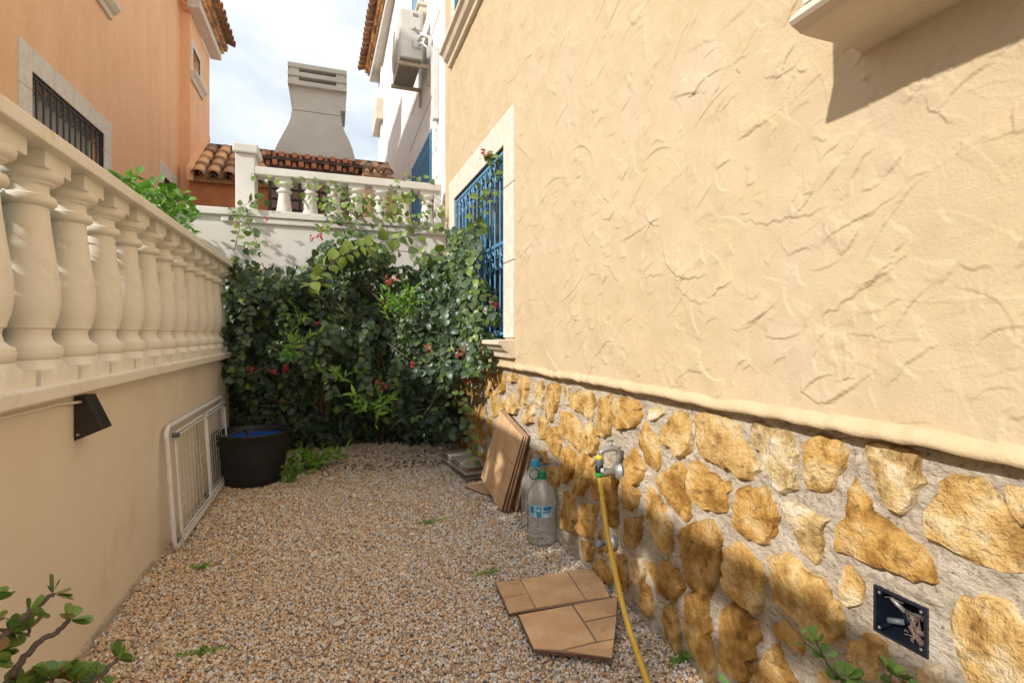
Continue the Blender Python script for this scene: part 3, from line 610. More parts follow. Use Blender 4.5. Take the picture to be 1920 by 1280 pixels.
me = bpy.data.meshes.new('baluster'); me.from_pydata([(x, y, z-.905) for x, y, z in bm0.v], [], bm0.f); me.update(); at = me.attributes.new('tint', 'FLOAT', 'POINT')
me.polygons.foreach_set('use_smooth', [True]*len(me.polygons)); me.set_sharp_from_angle(angle=math.radians(42)); me.materials.append(M['cast'])
y = 1.945-.253*5
while y < 4.86:
    o = link('baluster', me, None, bl); o.location = (0, y-2, 0); y += .253
# ---- black wedge wall lamp with its cable
la = PX(139, 745, LX+.002); zt, zb = .893, .745
lamp = thing('wall_lamp', 'black wedge shaped wall lamp fixed under the left ledge', 'lamp', (LX, la.y, zb))
y0, y1 = la.y, la.y+.075
mb = MB(); mb.prism([(LX+.002, y0, zb), (LX+.082, y0, zb+.034), (LX+.034, y0, zt), (LX+.002, y0, zt)], (0, y1-y0, 0)); mb.build('lamp_housing', M['blackmetal'], lamp, bevel=.002)
MB().lathe([(.003, -.002), (.0045, 0), (.0045, .004)], (LX+.012, y0-.002, zb+.02), 10, axis='y').build('screw', M['chrome'], lamp); MB().lathe([(.003, -.002), (.0045, 0), (.0045, .004)], (LX+.06, y0+.06, zb+.075), 8, axis='x').build('screw', M['greyplastic'], lamp)
MB().tube([(LX+.02, y0+.01, zt-.02), (LX+.014, y0-.03, zt-.018), (LX+.006, y0-.12, zt-.012), (LX+.005, y0-.6, zt-.008)], .0045, 8).build('cable', M['cast'], lamp, smooth=True)

# ================================================================== BACK WALL AND ITS BALUSTRADE
bw = thing('back_wall', 'white rendered wall closing the yard behind the climbing plant', 'wall', (0, 5.06, 0))
MB().box(-2.44, TX-.005, 5.06, 5.25, -.05, 2.13).build('wall_body', M['offwhite'], bw)
MB().box(-2.44, TX-.005, 5.02, 5.25, 2.131, 2.195).build('coping', M['offwhite'], bw, bevel=.008)
MB().box(-.9, TX-.005, 5.035, 5.06, 2.075, 2.13).build('coping_moulding', M['offwhite'], bw, bevel=.01)
tb = thing('terrace_balustrade', 'white balustrade with square end post above the back wall', 'balustrade', (0, 5.4, 1.9))
pl, pr_ = PY(441, 300, 5.3).x, PY(478, 300, 5.3).x; pt = PY(455, 287, 5.3).z
MB().box(pl, pr_, 5.3, 5.52, 1.9, pt).build('post', M['offwhite'], tb, bevel=.006)
MB().box(pl-.02, pr_+.03, 5.27, 5.55, pt+.001, pt+.085).build('post_cap', M['offwhite'], tb, bevel=.012)
zr1 = PY(478, 312, 5.32).z; zr0 = zr1-.075
MB().box(pr_+.001, TX-.005, 5.30, 5.50, zr0, zr1).build('top_rail', M['offwhite'], tb, bevel=.008)
MB().box(pr_+.001, TX-.005, 5.30, 5.50, 1.9, 1.97).build('bottom_rail', M['offwhite'], tb, bevel=.008)
MB().box(TX-.075, TX-.004, 5.33, 5.47, 1.971, zr0-.001).build('end_post', M['offwhite'], tb)
k_ = (zr0-1.971)/(1.637-.95); mb = MB()
me2 = bpy.data.meshes.new('baluster'); me2.from_pydata([(x*.98, y*.9, (z-.95)*k_) for x, y, z in bm0.v], [], bm0.f); me2.update()
me2.polygons.foreach_set('use_smooth', [True]*len(me2.polygons)); me2.set_sharp_from_angle(angle=math.radians(42)); me2.materials.append(M['offwhite'])
for u in (533, 582, 627, 668, 712, 757, 800):
    p = PY(u, 360, 5.4); o = link('baluster', me2, None, tb); o.location = (p.x, 0, .071)

# ================================================================== ROOF TILE helper
def half_tile(L_=.42, r0=.085, r1=.105, th=.014, n=8):
    vs = []; fs = []
    for rr, z in ((0, 0), (-th, 0)):
        for j, (r, yy) in enumerate(((r1, 0), (r0, L_))):
            for k in range(n+1):
                a = math.pi*k/n; vs.append(((r+rr)*math.cos(a), yy, (r+rr)*math.sin(a)*.8))
    m = n+1
    for k in range(n):
        fs.append((k, k+1, m+k+1, m+k)); fs.append((2*m+k, 3*m+k, 3*m+k+1, 2*m+k+1)); fs.append((k, 2*m+k, 2*m+k+1, k+1)); fs.append((m+k, m+k+1, 3*m+k+1, 3*m+k))
    me = bpy.data.meshes.new('roof_tile'); me.from_pydata(vs, [], fs); me.update(); at = me.attributes.new('tint', 'FLOAT', 'POINT')
    me.polygons.foreach_set('use_smooth', [True]*len(me.polygons)); me.set_sharp_from_angle(angle=math.radians(50)); me.materials.append(M['tile_roof']); return me
TILE = half_tile()
def put_tile(root, base, along, across, flip=False, jit=.006):
    """tile with its axis 'along' (pointing uphill) at base point"""
    y = Vector(along).normalized(); x = Vector(across).normalized(); z = x.cross(y)
    if flip: x = -x; z = -z
    o = link('roof_tile', TILE, None, root); m = Matrix((x, y, z)).transposed().to_4x4(); m.translation = Vector(base)-wloc(root)+Vector((rs.gauss(0, jit), rs.gauss(0, jit), rs.gauss(0, jit*.5)))
    o.matrix_local = m; return o
# ================================================================== ORANGE HOUSE
OX = -2.45; OX2 = -2.30; OYb = 10.25; OYe = 11.75
oh = thing('house', 'orange rendered house beyond the left balustrade with grilled windows', 'house', (OX, 8, .9))
wy0 = PX(58, 135, OX).y; wy1 = PX(194, 245, OX).y; wzt = PX(58, 133, OX).z; wzb = wzt-1.3
sy0 = PX(306, 330, OX).y; sy1 = PX(325, 350, OX).y; szt = PX(306, 330, OX).z
uy0, uy1 = PX(361, 100, OX2).y, PX(374.5, 100, OX2).y; uz1 = PX(361, 88, OX2).z; uz0 = PX(374.5, 164, OX2).z
mb = MB(); wall_x(mb, OX, 4.7, OYb, .85, 6.9, [(wy0, wy1, wzb, wzt), (sy0, sy1, szt-1.1, szt)], .12, into=-1)
mb.add([(OX, 4.7, .85), (OX-5, 4.7, .85), (OX-5, 4.7, 6.9), (OX, 4.7, 6.9)], [(3, 2, 1, 0)])
mb.build('wall', M['orange'], oh)
mb = MB(); wall_x(mb, OX2, OYb, OYe, .85, 6.66, [(uy0, uy1, uz0, uz1)], .14, into=-1)
mb.add([(OX, OYb, .85), (OX2, OYb, .85), (OX2, OYb, 6.66), (OX, OYb, 6.66)], [(0, 1, 2, 3)]); mb.add([(OX2, OYe, .85), (OX-4, OYe, .85), (OX-4, OYe, 6.66), (OX2, OYe, 6.66)], [(0, 1, 2, 3)])
mb.build('wall', M['orange'], oh)
for (a, b, c, d, X) in ((wy0, wy1, wzb, wzt, OX), (sy0, sy1, szt-1.1, szt, OX), (uy0, uy1, uz0, uz1, OX2)):
    wi = MB().box(X-.13, X-.12, a, b, c, d).build('window', M['blind'], oh)
    MB().box(X-.118, X-.10, a, a+.05, c, d).box(X-.118, X-.10, b-.05, b, c, d).build('frame', M['offwhite'], wi)
surround(oh, OX, wy0, wy1, wzb, wzt, .20, M['surround'], sgn=1, nb=4)
surround(oh, OX, sy0, sy1, szt-1.1, szt, .20, M['surround'], sgn=1, nb=2)
surround(oh, OX2, uy0, uy1, uz0, uz1, .12, M['surround'], sgn=1, nb=2)
grille(oh, OX-.02, wy0+.01, wy1-.01, wzb, wzt-.01, M['darkiron'], 11, wzb+.6, r=.009, name='window_grille')
grille(oh, OX-.02, sy0+.01, sy1-.01, szt-1.1, szt-.01, M['darkiron'], 5, szt-.5, r=.009, name='window_grille', scroll=False)
mb = MB(); mb.prism([(OX2, uy0-.16, uz0), (OX2+.10, uy0-.16, uz0), (OX2+.10, uy0-.16, uz0-.05), (OX2+.05, uy0-.16, uz0-.11), (OX2+.03, uy0-.16, uz0-.17), (OX2, uy0-.16, uz0-.17)], (0, uy1-uy0+.32, 0)); mb.build('sill', M['sill'], oh)
sp = PX(206, 38, OX+.0); s0 = sp.y; mb = MB(); zb_ = sp.z
mb.prism([(OX, s0-2.0, zb_), (OX, s0-2.0, zb_+.16), (OX+.11, s0-2.0, zb_+.16), (OX+.11, s0-2.0, zb_+.12), (OX+.07, s0-2.0, zb_+.07), (OX+.04, s0-2.0, zb_+.05), (OX+.03, s0-2.0, zb_)], (0, 2.0, 0)); mb.build('sill', M['sill'], oh, bevel=.004)
def eave(root, x_in, x_out, y0, y1, z, out, m_soffit, brick=True, xo0=None):
    """soffit slab, two proud brick courses, tiles; 'out' is the outward x sign"""
    xo0 = x_out if xo0 is None else xo0
    MB().hexa([(x_in, y0, z), (x_in, y1, z), (x_out, y1, z), (xo0, y0, z)], [(x_in, y0, z+.14), (x_in, y1, z+.14), (x_out, y1, z+.14), (xo0, y0, z+.14)]).build('soffit', m_soffit, root, bevel=.01)
    n = max(1, int((y1-y0)/.26))
    for c in (0, 1):
        for i in range(n):
            ya = y0+(y1-y0)*i/n; yb = y0+(y1-y0)*(i+1)/n; xo = xo0+(x_out-xo0)*(i+.5)/n+out*(.05+.06*c)
            MB().box(min(x_in, xo), max(x_in, xo), ya+.006, yb-.006, z+.142+.055*c, z+.190+.055*c, rs.random()).build('brick', M['tile_roof'], root)
    k = 0; yy = y0+.11
    while yy < y1+.02:
        f = (yy-y0)/(y1-y0); xo = xo0+(x_out-xo0)*f+out*.26
        for row in range(2):
            put_tile(root, (xo-out*.36*row, yy, z+.26+.36*.36*row), (-out, 0, .36), (0, out, 0) if out > 0 else (0, -1, 0))
        yy += .215
    yy = y0
    slab = MB().hexa([(xo0+out*.12, y0, z+.26), (x_out+out*.12, y1, z+.26), (x_in-out*1.6, y1, z+.26+.62), (x_in-out*1.6, y0, z+.26+.62)], [(xo0+out*.12, y0, z+.29), (x_out+out*.12, y1, z+.29), (x_in-out*1.6, y1, z+.26+.65), (x_in-out*1.6, y0, z+.26+.65)]).build('roof_slab', M['tile_roof'], root)
e0 = PY(414.7, 112.5, 11.8)
eave(oh, OX2, e0.x, 10.05, 11.85, e0.z, 1, M['surround'])
eave(oh, OX, OX+.22, 7.6, 10.04, 6.92, 1, M['surround'])
# ================================================================== WHITE HOUSE
WX = 1.16; WYa, WYe = 5.16, 13.6
wh = thing('house', 'white rendered house at the back right with blue window grilles', 'house', (WX, 8, 1.9))
a0 = PX(812, 240, WX); a1 = PX(774, 318, WX); l0, l1, lzt = a0.y, a1.y, a0.z; lzb = lzt-1.35
c0 = PX(795, 0, WX); c1 = PX(775, 0, WX); cz0 = PX(775, 28, WX).z; d0 = PX(717, 150, WX).y; d1 = PX(712, 150, WX).y; dz1 = PX(714, 130, WX).z; dz0 = PX(714, 205, WX).z
cz0 = PX(793, 28, WX).z
zt_ = 7.55
mb = MB(); wall_x(mb, WX, WYa, WYe, 1.5, zt_, [(l0, l1, lzb, lzt), (c0.y, c1.y, cz0, cz0+1.35), (d0, d1, dz0, dz1)], .1, into=1)
mb.add([(WX, WYa, 1.5), (6, WYa, 1.5), (6, WYa, zt_), (WX, WYa, zt_)], [(0, 1, 2, 3)])
mb.build('wall', M['white'], wh)
for (a, b, c, d) in ((l0, l1, lzb, lzt), (c0.y, c1.y, cz0, cz0+1.35), (d0, d1, dz0, dz1)):
    MB().box(WX+.10, WX+.11, a, b, c, d).build('window', M['glass_dark'], wh)
grille(wh, WX-.01, l0+.01, l1-.01, lzb+.01, lzt-.01, M['blueiron'], 11, lzb+.7, r=.012, name='window_grille')
grille(wh, WX-.01, c0.y+.01, c1.y-.01, cz0+.01, cz0+1.34, M['blueiron'], 11, None, r=.012, name='window_grille', scroll=False)
surround(wh, WX, l0, l1, lzb, lzt, .18, M['white'], sgn=-1, nb=3, joint=.01)
mb = MB(); mb.box(WX-.09, WX, c0.y-.2, c1.y+.2, cz0-.14, cz0-.06).box(WX-.12, WX, c0.y-.22, c1.y+.22, cz0-.059, cz0-.01).build('sill', M['sill'], wh, bevel=.006)
q0 = PX(718, 205, WX).y; mb = MB(); mb.box(WX-.16, WX, d0-.25, d1+.25, dz0-.5, dz0-.02).build('sill', M['sill'], wh, bevel=.01)
MB().box(WX-.03, WX, 12.4, 12.75, 1.9, 7.5).build('corner_pilaster', M['white'], wh)
ex = PY(693, 162, 13.4); eave(wh, WX, ex.x, 8.6, 13.5, 7.5, -1, M['offwhite'], xo0=1.06)
MB().tube([PX(700+95, 145, WX-.003)+Vector((0, 0, 0)), PX(772, 215, WX-.003)], .004, 4).tube([PX(812, 175, WX-.003), PX(768, 285, WX-.003)], .004, 4).tube([PX(825, 18, WX-.003), PX(805, 80, WX-.003)], .004, 4).build('crack', M['concrete'], wh)
# trunking that carries the air conditioning pipes
td = thing('pipe_trunking', 'white vertical pipe trunking on the white house wall', 'pipe', (WX, 5.8, 3.6))
ta = PX(817, 92, WX-.03); tb_ = PX(822, 215, WX-.03)
MB().box(WX-.065, WX-.002, ta.y-.05, ta.y+.05, tb_.z, ta.z).build('trunking_cover', M['pipe'], td, bevel=.006)
MB().tube([(WX-.03, ta.y, tb_.z), (WX-.03, ta.y, tb_.z-.1), (WX-.03, ta.y+.07, tb_.z-.24), (WX-.02, ta.y+.03, tb_.z-.36), (WX-.02, ta.y-.03, tb_.z-.22), (WX-.02, ta.y, tb_.z-.1)], .006, 6).build('cable', M['pipe'], td, smooth=True)
# ---- air conditioner
AY0, AY1 = 6.25, 7.07; AX0, AX1 = .79, 1.06; AZ0, AZ1 = 4.42, 5.02
ac = thing('air_conditioner', 'outdoor air conditioning unit on brackets high on the white house', 'air conditioner', (WX, 6.6, AZ0))
MB().box(AX0, AX1, AY0, AY1, AZ0+.015, AZ1).build('casing', M['ac'], ac, bevel=.012)
MB().box(AX0+.01, AX1-.01, AY0+.01, AY1-.01, AZ0, AZ0+.016).build('base_pan', M['acdirt'], ac)
MB().lathe([(.245, -.012), (.25, -.004), (.25, .004)], (AX0-.003, AY1-.33, (AZ0+AZ1)/2), 32, axis='x').build('fan_ring', M['ac'], ac, smooth=True, auto=40)
fg = MB()
for k in range(8): fg.tube([(AX0-.018, AY1-.33+.03*(k+1)*math.cos(a), (AZ0+AZ1)/2+.03*(k+1)*math.sin(a)) for a in [2*math.pi*j/24 for j in range(24)]], .003, 4, closed=True)
fg.build('fan_grille', M['ac'], ac)
MB().box(AX0+.12, AX1-.03, AY0-.012, AY0-.001, AZ1-.24, AZ1-.03).build('terminal_cover', M['ac'], ac, bevel=.004); MB().box(AX0+.15, AX1-.06, AY0-.018, AY0-.0125, AZ1-.085, AZ1-.05).build('handle', M['acdirt'], ac)
MB().box(AX1-.12, AX1-.03, AY0-.03, AY0-.001, AZ0+.14, AZ0+.26).build('valve_cover', M['ac'], ac, bevel=.004)
for yb in (AY0+.08, AY1-.1):
    b_ = MB().box(AX0-.03, WX-.002, yb-.02, yb+.02, AZ0-.045, AZ0-.004).build('bracket', M['bracket'], ac, bevel=.003); MB().box(WX-.03, WX-.003, yb-.018, yb+.018, AZ0-.25, AZ0-.046).build('bracket_arm', M['bracket'], b_)
MB().tube([(AX0+.17, AY0-.015, AZ1-.22), (AX0+.18, AY0-.04, AZ1-.28), (AX1-.02, AY0-.06, AZ1-.34), (WX-.03, AY0-.12, AZ1-.36), (WX-.03, AY0-.15, AZ1-.46)], .010, 6).build('cable', M['greyplastic'], ac, smooth=True)
MB().tube([(AX1-.06, AY0-.02, AZ0+.22), (AX1-.03, AY0-.09, AZ0+.27), (WX-.04, AY0-.14, AZ0+.22), (WX-.04, AY0-.14, AZ0-.02)], .022, 8).tube([(AX1-.06, AY0-.02, AZ0+.16), (AX1-.03, AY0-.07, AZ0+.18), (WX-.06, AY0-.1, AZ0+.12), (WX-.06, AY0-.12, AZ0-.02)], .014, 8).build('refrigerant_pipe', M['pipe'], ac, smooth=True)

# ================================================================== LEAN-TO ROOF BEHIND
lr = thing('porch_roof', 'clay tiled porch roof between the orange and white houses', 'roof', (-.5, 10.2, 2))
zr = 3.80; sl = (.0, 1.15, .82); sv = Vector(sl).normalized()
MB().hexa([(-2.28, 10.05, zr-.10), (WX-.01, 10.05, zr-.10), (WX-.01, 11.4, zr+.80), (-2.28, 11.4, zr+.80)], [(-2.28, 10.05, zr-.02), (WX-.01, 10.05, zr-.02), (WX-.01, 11.4, zr+.90), (-2.28, 11.4, zr+.90)]).build('roof_slab', M['tile_roof'], lr)
for i in range(15):
    for row in range(4):
        p = Vector((-2.13+.232*i, 9.93, zr-.0))+sv*(.36*row); put_tile(lr, p, sl, (1, 0, 0))
    for row in range(4):
        p = Vector((-2.13+.232*i+.116, 9.95, zr+.03))+sv*(.36*row); put_tile(lr, p, sl, (1, 0, 0), flip=True) if i < 5 or i > 11 else None
MB().box(-2.29, WX-.01, 11.3, 11.5, zr+.90, zr+.98).build('ridge_flashing', M['darkiron'], lr)
MB().box(-2.29, WX-.01, 10.15, 10.3, 1.9, zr-.035).build('wall', mat('deep_orange_render', (.60, .25, .10), (.52, .20, .08), rough=.9, bump=.4, bscale=30), lr)
MB().hexa([(-2.30, 10.0, zr-.1), (-2.20, 10.0, zr-.1), (-2.20, 11.3, zr+.85), (-2.30, 11.3, zr+.85)], [(-2.30, 10.0, zr+.12), (-2.20, 10.0, zr+.12), (-2.20, 11.3, zr+1.1), (-2.30, 11.3, zr+1.1)]).build('verge', M['orange'], lr)
# ================================================================== BARBECUE WITH FLARED CHIMNEY
CY = 7.5
bq = thing('barbecue_chimney', 'tall flared concrete barbecue chimney with slatted cap above brick hood', 'chimney', (-.2, CY, 1.9))
def cx(u): return PY(u, 300, CY).x
def czz(u, v): return PY(u, v, CY).z
xl, xr = cx(547.5), cx(639.5); zc_top = czz(590, 165); zj = czz(592, 212); zbot = czz(590, 302)
lft = [(547, 212), (545, 222), (539, 238), (531, 252), (523, 267), (516, 282), (511, 300)]; rgt = [(640, 218), (641, 232), (647, 250), (655, 268), (661, 285), (665, 300), (668, 312)]
dep = .62; loops = []
levels = []
for k in range(7):
    xL = cx(lft[k][0]); xR = cx(rgt[k][0]); z = zj+(zbot-zj)*k/6; grow = (xR-xL)-(xr-xl); levels.append((xL, xR, z, dep+grow*.45))
mb = MB(); vs = []; fs = []
for xL, xR, z, dd in levels: vs += [(xL, CY, z), (xR, CY, z), (xR, CY+dd, z), (xL, CY+dd, z)]
for k in range(6):
    for j in range(4): fs.append((k*4+j, (k+1)*4+j, (k+1)*4+(j+1) % 4, k*4+(j+1) % 4))
mb.add(vs, fs); mb.build('flue_hood', M['concrete'], bq)
MB().box(xl+.004, xr-.004, CY+.003, CY+dep-.01, zj+.008, zc_top).build('flue', M['concrete'], bq, bevel=.004)
MB().box(xl+.01, xr-.01, CY+.01, CY+dep-.02, zj-.02, zj+.008).build('joint', M['darkmortar'], bq)
xo0, xo1 = cx(540), cx(650); sh = (czz(540, 128)-czz(540, 160))/3.
zcap = czz(540, 163)+.02
for k in range(3):
    z = zcap+k*.115; MB().box(xo0, xo1, CY-.07, CY+dep+.07, z, z+.062).build('cap_slat', M['concrete'], bq, bevel=.006)
    if k < 2:
        for (a, b) in ((xo0+.02, xo0+.14), (xo1-.14, xo1-.02)):
            for (c, d) in ((CY-.05, CY+.06), (CY+dep-.06, CY+dep+.05)): MB().box(a, b, c, d, z+.063, z+.114).build('cap_spacer', M['concrete'], bq)
MB().box(xr-.003, xo1-.012, CY+.006, CY+dep-.02, zcap-.24, zcap-.001).build('cap_cheek', M['concrete'], bq); MB().prism([(xo0+.003, CY+.012, zcap-.001), (xl+.003, CY+.012, zcap-.001), (xl+.003, CY+.012, zcap-.24), (xo0+.02, CY+.012, zcap-.12)], (0, dep-.02, 0)).build('cap_cheek', M['concrete'], bq)
MB().box(xl+.1, xr-.1, CY+.1, CY+dep-.1, zc_top-.01, zcap+.2).build('flue_liner', M['darkmortar'], bq)
# brick hood courses
bxl, bxr = PY(497, 300, CY-.2).x, PY(676, 320, CY-.2).x; zb2 = PY(590, 292, CY-.2).z
MB().box(bxl+.03, bxr-.03, CY-.16, CY+.85, 1.9, zb2-.0).build('hood_body', M['darkmortar'], bq)
n = 15
for row in range(2):
    for i in range(n):
        a = bxl+(bxr-bxl)*i/n; b = bxl+(bxr-bxl)*(i+1)/n; pr2 = .05 if (i+row) % 2 == 0 else .0
        z1 = zb2-.002-row*.105; MB().box(a+.008, b-.012 if pr2 else b-.03, CY-.17-pr2-.02*(1-row), CY+.05, z1-.062, z1).build('brick', M['brick'], bq)
MB().box(bxl-.03, bxr+.03, CY-.22, CY+.1, zb2-.102, zb2-.070).build('hood_ledge', M['darkmortar'], bq)
for r_ in range(7):
    for i in range(9):
        a = bxl+.06+(bxr-bxl-.12)*i/9; b = a+(bxr-bxl-.12)/9; z1 = zb2-.24-r_*.13
        MB().box(a+.014, b-.014, CY-.19, CY-.14, z1-.10, z1).build('brick', M['brick_dark'], bq)
tr = thing('porch_roof', 'two pale clay tiles on a small wall beside the chimney', 'roof', (.45, 7.4, 3)); 
for i in range(2): put_tile(tr, (bxr+.13+.21*i, CY-.25, zb2-.16), (0, 1, .5), (1, 0, 0), jit=.002)
MB().box(bxr+.05, bxr+.47, CY-.1, CY+.3, 1.9, zb2-.15).build('wall', M['orange'], tr)

# ================================================================== LEAVES
def leaf_arrays(kind):
    """unit leaf: base at origin, tip +Y, normal +Z"""
    if kind == 'heart': w = [0, .30, .42, .40, .26, .10, 0]; ys_ = [0, .10, .28, .5, .74, .9, 1.03]
    elif kind == 'lance': w = [0, .09, .13, .13, .09, .04, 0]; ys_ = [0, .12, .3, .5, .72, .88, 1]
    elif kind == 'jade': w = [0, .12, .22, .30, .33, .24, 0]; ys_ = [0, .15, .35, .55, .75, .92, 1]
    else: w = [0, .2, .3, .33, .24, .1, 0]; ys_ = [0, .12, .3, .5, .72, .88, 1]
    vs = []; fs = []; cup = .22 if kind != 'jade' else .08; arch = .16 if kind != 'jade' else -.1
    for a, y in zip(w, ys_):
        z = -arch*(y-.3)**2*1.6
        vs += [(-a, y, z+a*cup), (0, y, z-.0), (a, y, z+a*cup)]
    for i in range(6):
        for j in range(2): fs.append((i*3+j, i*3+j+1, (i+1)*3+j+1, (i+1)*3+j))
    vs = np.array(vs, float); F = [list(f) for f in fs]
    if kind == 'jade':                       # fleshy: give it a second skin
        b = vs.copy(); b[:, 2] -= .075*np.sqrt(np.clip(1-(np.abs(b[:, 0])/.36)**2, 0, 1)); k = len(vs); vs = np.concatenate([vs, b]); F += [[f[3]+k, f[2]+k, f[1]+k, f[0]+k] for f in F]
    return vs, np.array(F)
LEAF = {k: leaf_arrays(k) for k in ('heart', 'lance', 'jade', 'oval')}
def leaf_matrix(pos, tip, nrm, size):
    y = Vector(tip).normalized(); z = Vector(nrm); x = y.cross(z)
    if x.length < 1e-4: x = y.cross(Vector((.3, .8, .2)))
    x.normalize(); z = x.cross(y); m = Matrix((x*size, y*size, z*size)).transposed().to_4x4(); m.translation = Vector(pos); return m
LM = {}
def leaf_mesh(kind, m, tint):
    key = (kind, m, round(tint, 1))
    if key not in LM:
        vs, F = LEAF[kind]; me = bpy.data.meshes.new('leaf'); me.from_pydata([tuple(v) for v in vs], [], [tuple(f) for f in F]); me.update()
        at = me.attributes.new('tint', 'FLOAT', 'POINT'); at.data.foreach_set('value', [round(tint, 1)]*len(vs)); me.polygons.foreach_set('use_smooth', [True]*len(me.polygons)); me.materials.append(M[m]); LM[key] = me
    return LM[key]
def place_leaves(root, leaves, kind, m, nparts, partname='leaf', stuffname='foliage'):
    """leaves: (pos, tip, normal, size, tint); the ones showing largest become parts"""
    cam_p = Vector((0, 0, CH))
    leaves = sorted(leaves, key=lambda l: (Vector(l[0])-cam_p).length/(l[3]*max(.15, abs(Vector(l[2]).normalized().dot((Vector(l[0])-cam_p).normalized()))))+l[5]*3 if len(l) > 5 else 0)
    off = wloc(root)
    for l in leaves[:nparts]:
        o = link(partname, leaf_mesh(kind, m, l[4]), None, root); mm = leaf_matrix(Vector(l[0])-off, l[1], l[2], l[3]); o.matrix_local = mm
    rest = leaves[nparts:]
    if rest:
        vs, F = LEAF[kind]; Ms = np.array([leaf_matrix(l[0], l[1], l[2], l[3]) for l in rest]); V = np.einsum('nij,kj->nki', Ms[:, :3, :3], vs)+Ms[:, None, :3, 3]
        FF = F[None]+(np.arange(len(rest))*len(vs))[:, None, None]; t = np.repeat([l[4]+rs.uniform(0, .45) for l in rest], len(vs))
        me_ = npmesh(stuffname, V.reshape(-1, 3), FF.reshape(-1, F.shape[1]), M[m], root, t); me_['kind'] = 'stuff'
def rnd(s): return Vector((rs.gauss(0, s), rs.gauss(0, s), rs.gauss(0, s)))
# ---- the climbing bougainvillea
bush = thing('climbing_shrub', 'large dark green bougainvillea with red bracts covering the back wall', 'shrub', (.2, 4.9, 0))
outline = [(415, 560), (430, 495), (450, 470), (475, 480), (500, 498), (545, 510), (575, 500), (592, 462), (620, 440), (650, 428), (690, 440), (712, 470), (735, 505), (770, 500), (795, 470), (830, 480), (870, 470)]
tops = [PY(u, v, 4.75) for u, v in outline]; tx = [p.x for p in tops]; tz = [p.z for p in tops]
cl = [(rs.uniform(-.85, 1.05), rs.uniform(.1, 2.0), rs.uniform(.07, .22), rs.uniform(-.26, .30)) for _ in range(210)]
def front(x, z):
    y = 4.52+.28*((z-.85)/1.1)**2
    if z < .35: y += .25*(.35-z)/.35
    for a, b, r, h_ in cl:
        d2 = ((x-a)**2+(z-b)**2)/(r*r)
        if d2 < 4: y += h_*math.exp(-d2*1.4)
    if x > .55: y -= .62*min(1, (x-.55)/.4)*math.exp(-((z-1.35)/.55)**2)
    lo_ = 3.55 if x > .6 else (4.55 if (x < -.15 and z < .62) else 4.22)
    return min(max(y, lo_), 4.95)
lv = []
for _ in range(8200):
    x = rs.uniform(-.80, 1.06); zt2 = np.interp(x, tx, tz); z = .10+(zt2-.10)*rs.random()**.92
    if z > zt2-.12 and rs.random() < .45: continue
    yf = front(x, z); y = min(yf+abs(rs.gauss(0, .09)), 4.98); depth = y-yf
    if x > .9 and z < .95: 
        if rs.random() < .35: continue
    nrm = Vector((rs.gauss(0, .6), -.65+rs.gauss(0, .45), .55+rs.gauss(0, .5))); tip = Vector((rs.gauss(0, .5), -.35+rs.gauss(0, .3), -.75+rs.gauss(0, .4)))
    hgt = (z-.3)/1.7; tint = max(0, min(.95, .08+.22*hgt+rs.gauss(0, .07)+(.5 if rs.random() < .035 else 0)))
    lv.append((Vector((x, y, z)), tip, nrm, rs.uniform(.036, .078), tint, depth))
# deep inner layer keeps the heart of the shrub dense
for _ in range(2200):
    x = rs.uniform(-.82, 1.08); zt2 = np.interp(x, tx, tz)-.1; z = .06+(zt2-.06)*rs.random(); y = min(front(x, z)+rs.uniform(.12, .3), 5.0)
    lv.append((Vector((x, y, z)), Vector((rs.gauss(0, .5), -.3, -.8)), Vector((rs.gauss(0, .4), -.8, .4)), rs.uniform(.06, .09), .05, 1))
stems = MB(); pale = MB()
def shoot(pts, n, size, tint, r=.0035, drop=.3, m=None, flat=.0):
    """a stem through pts with leaves alternately along it"""
    P = []
    for i in range(len(pts)-1):
        for k in range(6): t = k/6; P.append(pts[i].lerp(pts[i+1], t)+rnd(.004))
    P.append(pts[-1]); (m or stems).tube(P, [r*(1-.6*i/len(P)) for i in range(len(P))], 5)
    n = int(n*1.45) if size < .07 else n; size = size*.86 if .055 < size < .07 else size
    for k in range(n):
        t = (k+rs.random()*.6)/n*(len(P)-1); i = min(int(t), len(P)-2); p = P[i].lerp(P[i+1], t-i); d = (P[i+1]-P[i]).normalized()
        side = d.cross(Vector((0, -1, .2))).normalized()*(1 if k % 2 else -1)
        tip = side*.8+d*.3+Vector((0, -.25, -drop))+rnd(.25); s_ = size*rs.uniform(.8, 1.45)
        lv.append((p+tip.normalized()*.008, tip, Vector((0, -.7, .7))+rnd(.35), s_, max(0, min(.99, tint+rs.gauss(0, .1))), -.5))
def pts(lst, Y): return [PY(u, v, Y if not isinstance(Y, (list, tuple)) else Y[i]) for i, (u, v) in enumerate(lst)]
shoot(pts([(700, 430), (728, 395), (735, 355), (762, 330), (822, 338)], [4.9, 4.95, 5.1, 5.2, 5.2]), 16, .062, .62)
shoot(pts([(640, 410), (655, 380), (640, 350), (590, 345), (530, 338), (470, 330)], [4.9, 5.05, 5.2, 5.26, 5.26, 5.24]), 20, .062, .6)
shoot(pts([(660, 400), (680, 372), (720, 378), (760, 372), (800, 375)], [4.9, 5.0, 5.15, 5.2, 5.2]), 18, .06, .6)
shoot(pts([(440, 470), (450, 425), (432, 395), (470, 380), (500, 372)], [4.8, 4.9, 5.0, 5.0, 5.0]), 18, .06, .45)
shoot(pts([(452, 460), (490, 470), (470, 430), (455, 400)], 4.85), 12, .06, .4)
shoot(pts([(600, 430), (620, 400), (610, 380), (560, 372)], [4.85, 4.95, 5.1, 5.22]), 14, .06, .6)
shoot(pts([(740, 440), (790, 420), (800, 390), (835, 400), (850, 440)], [4.9, 4.95, 5.0, 5.0, 4.9]), 16, .06, .6)
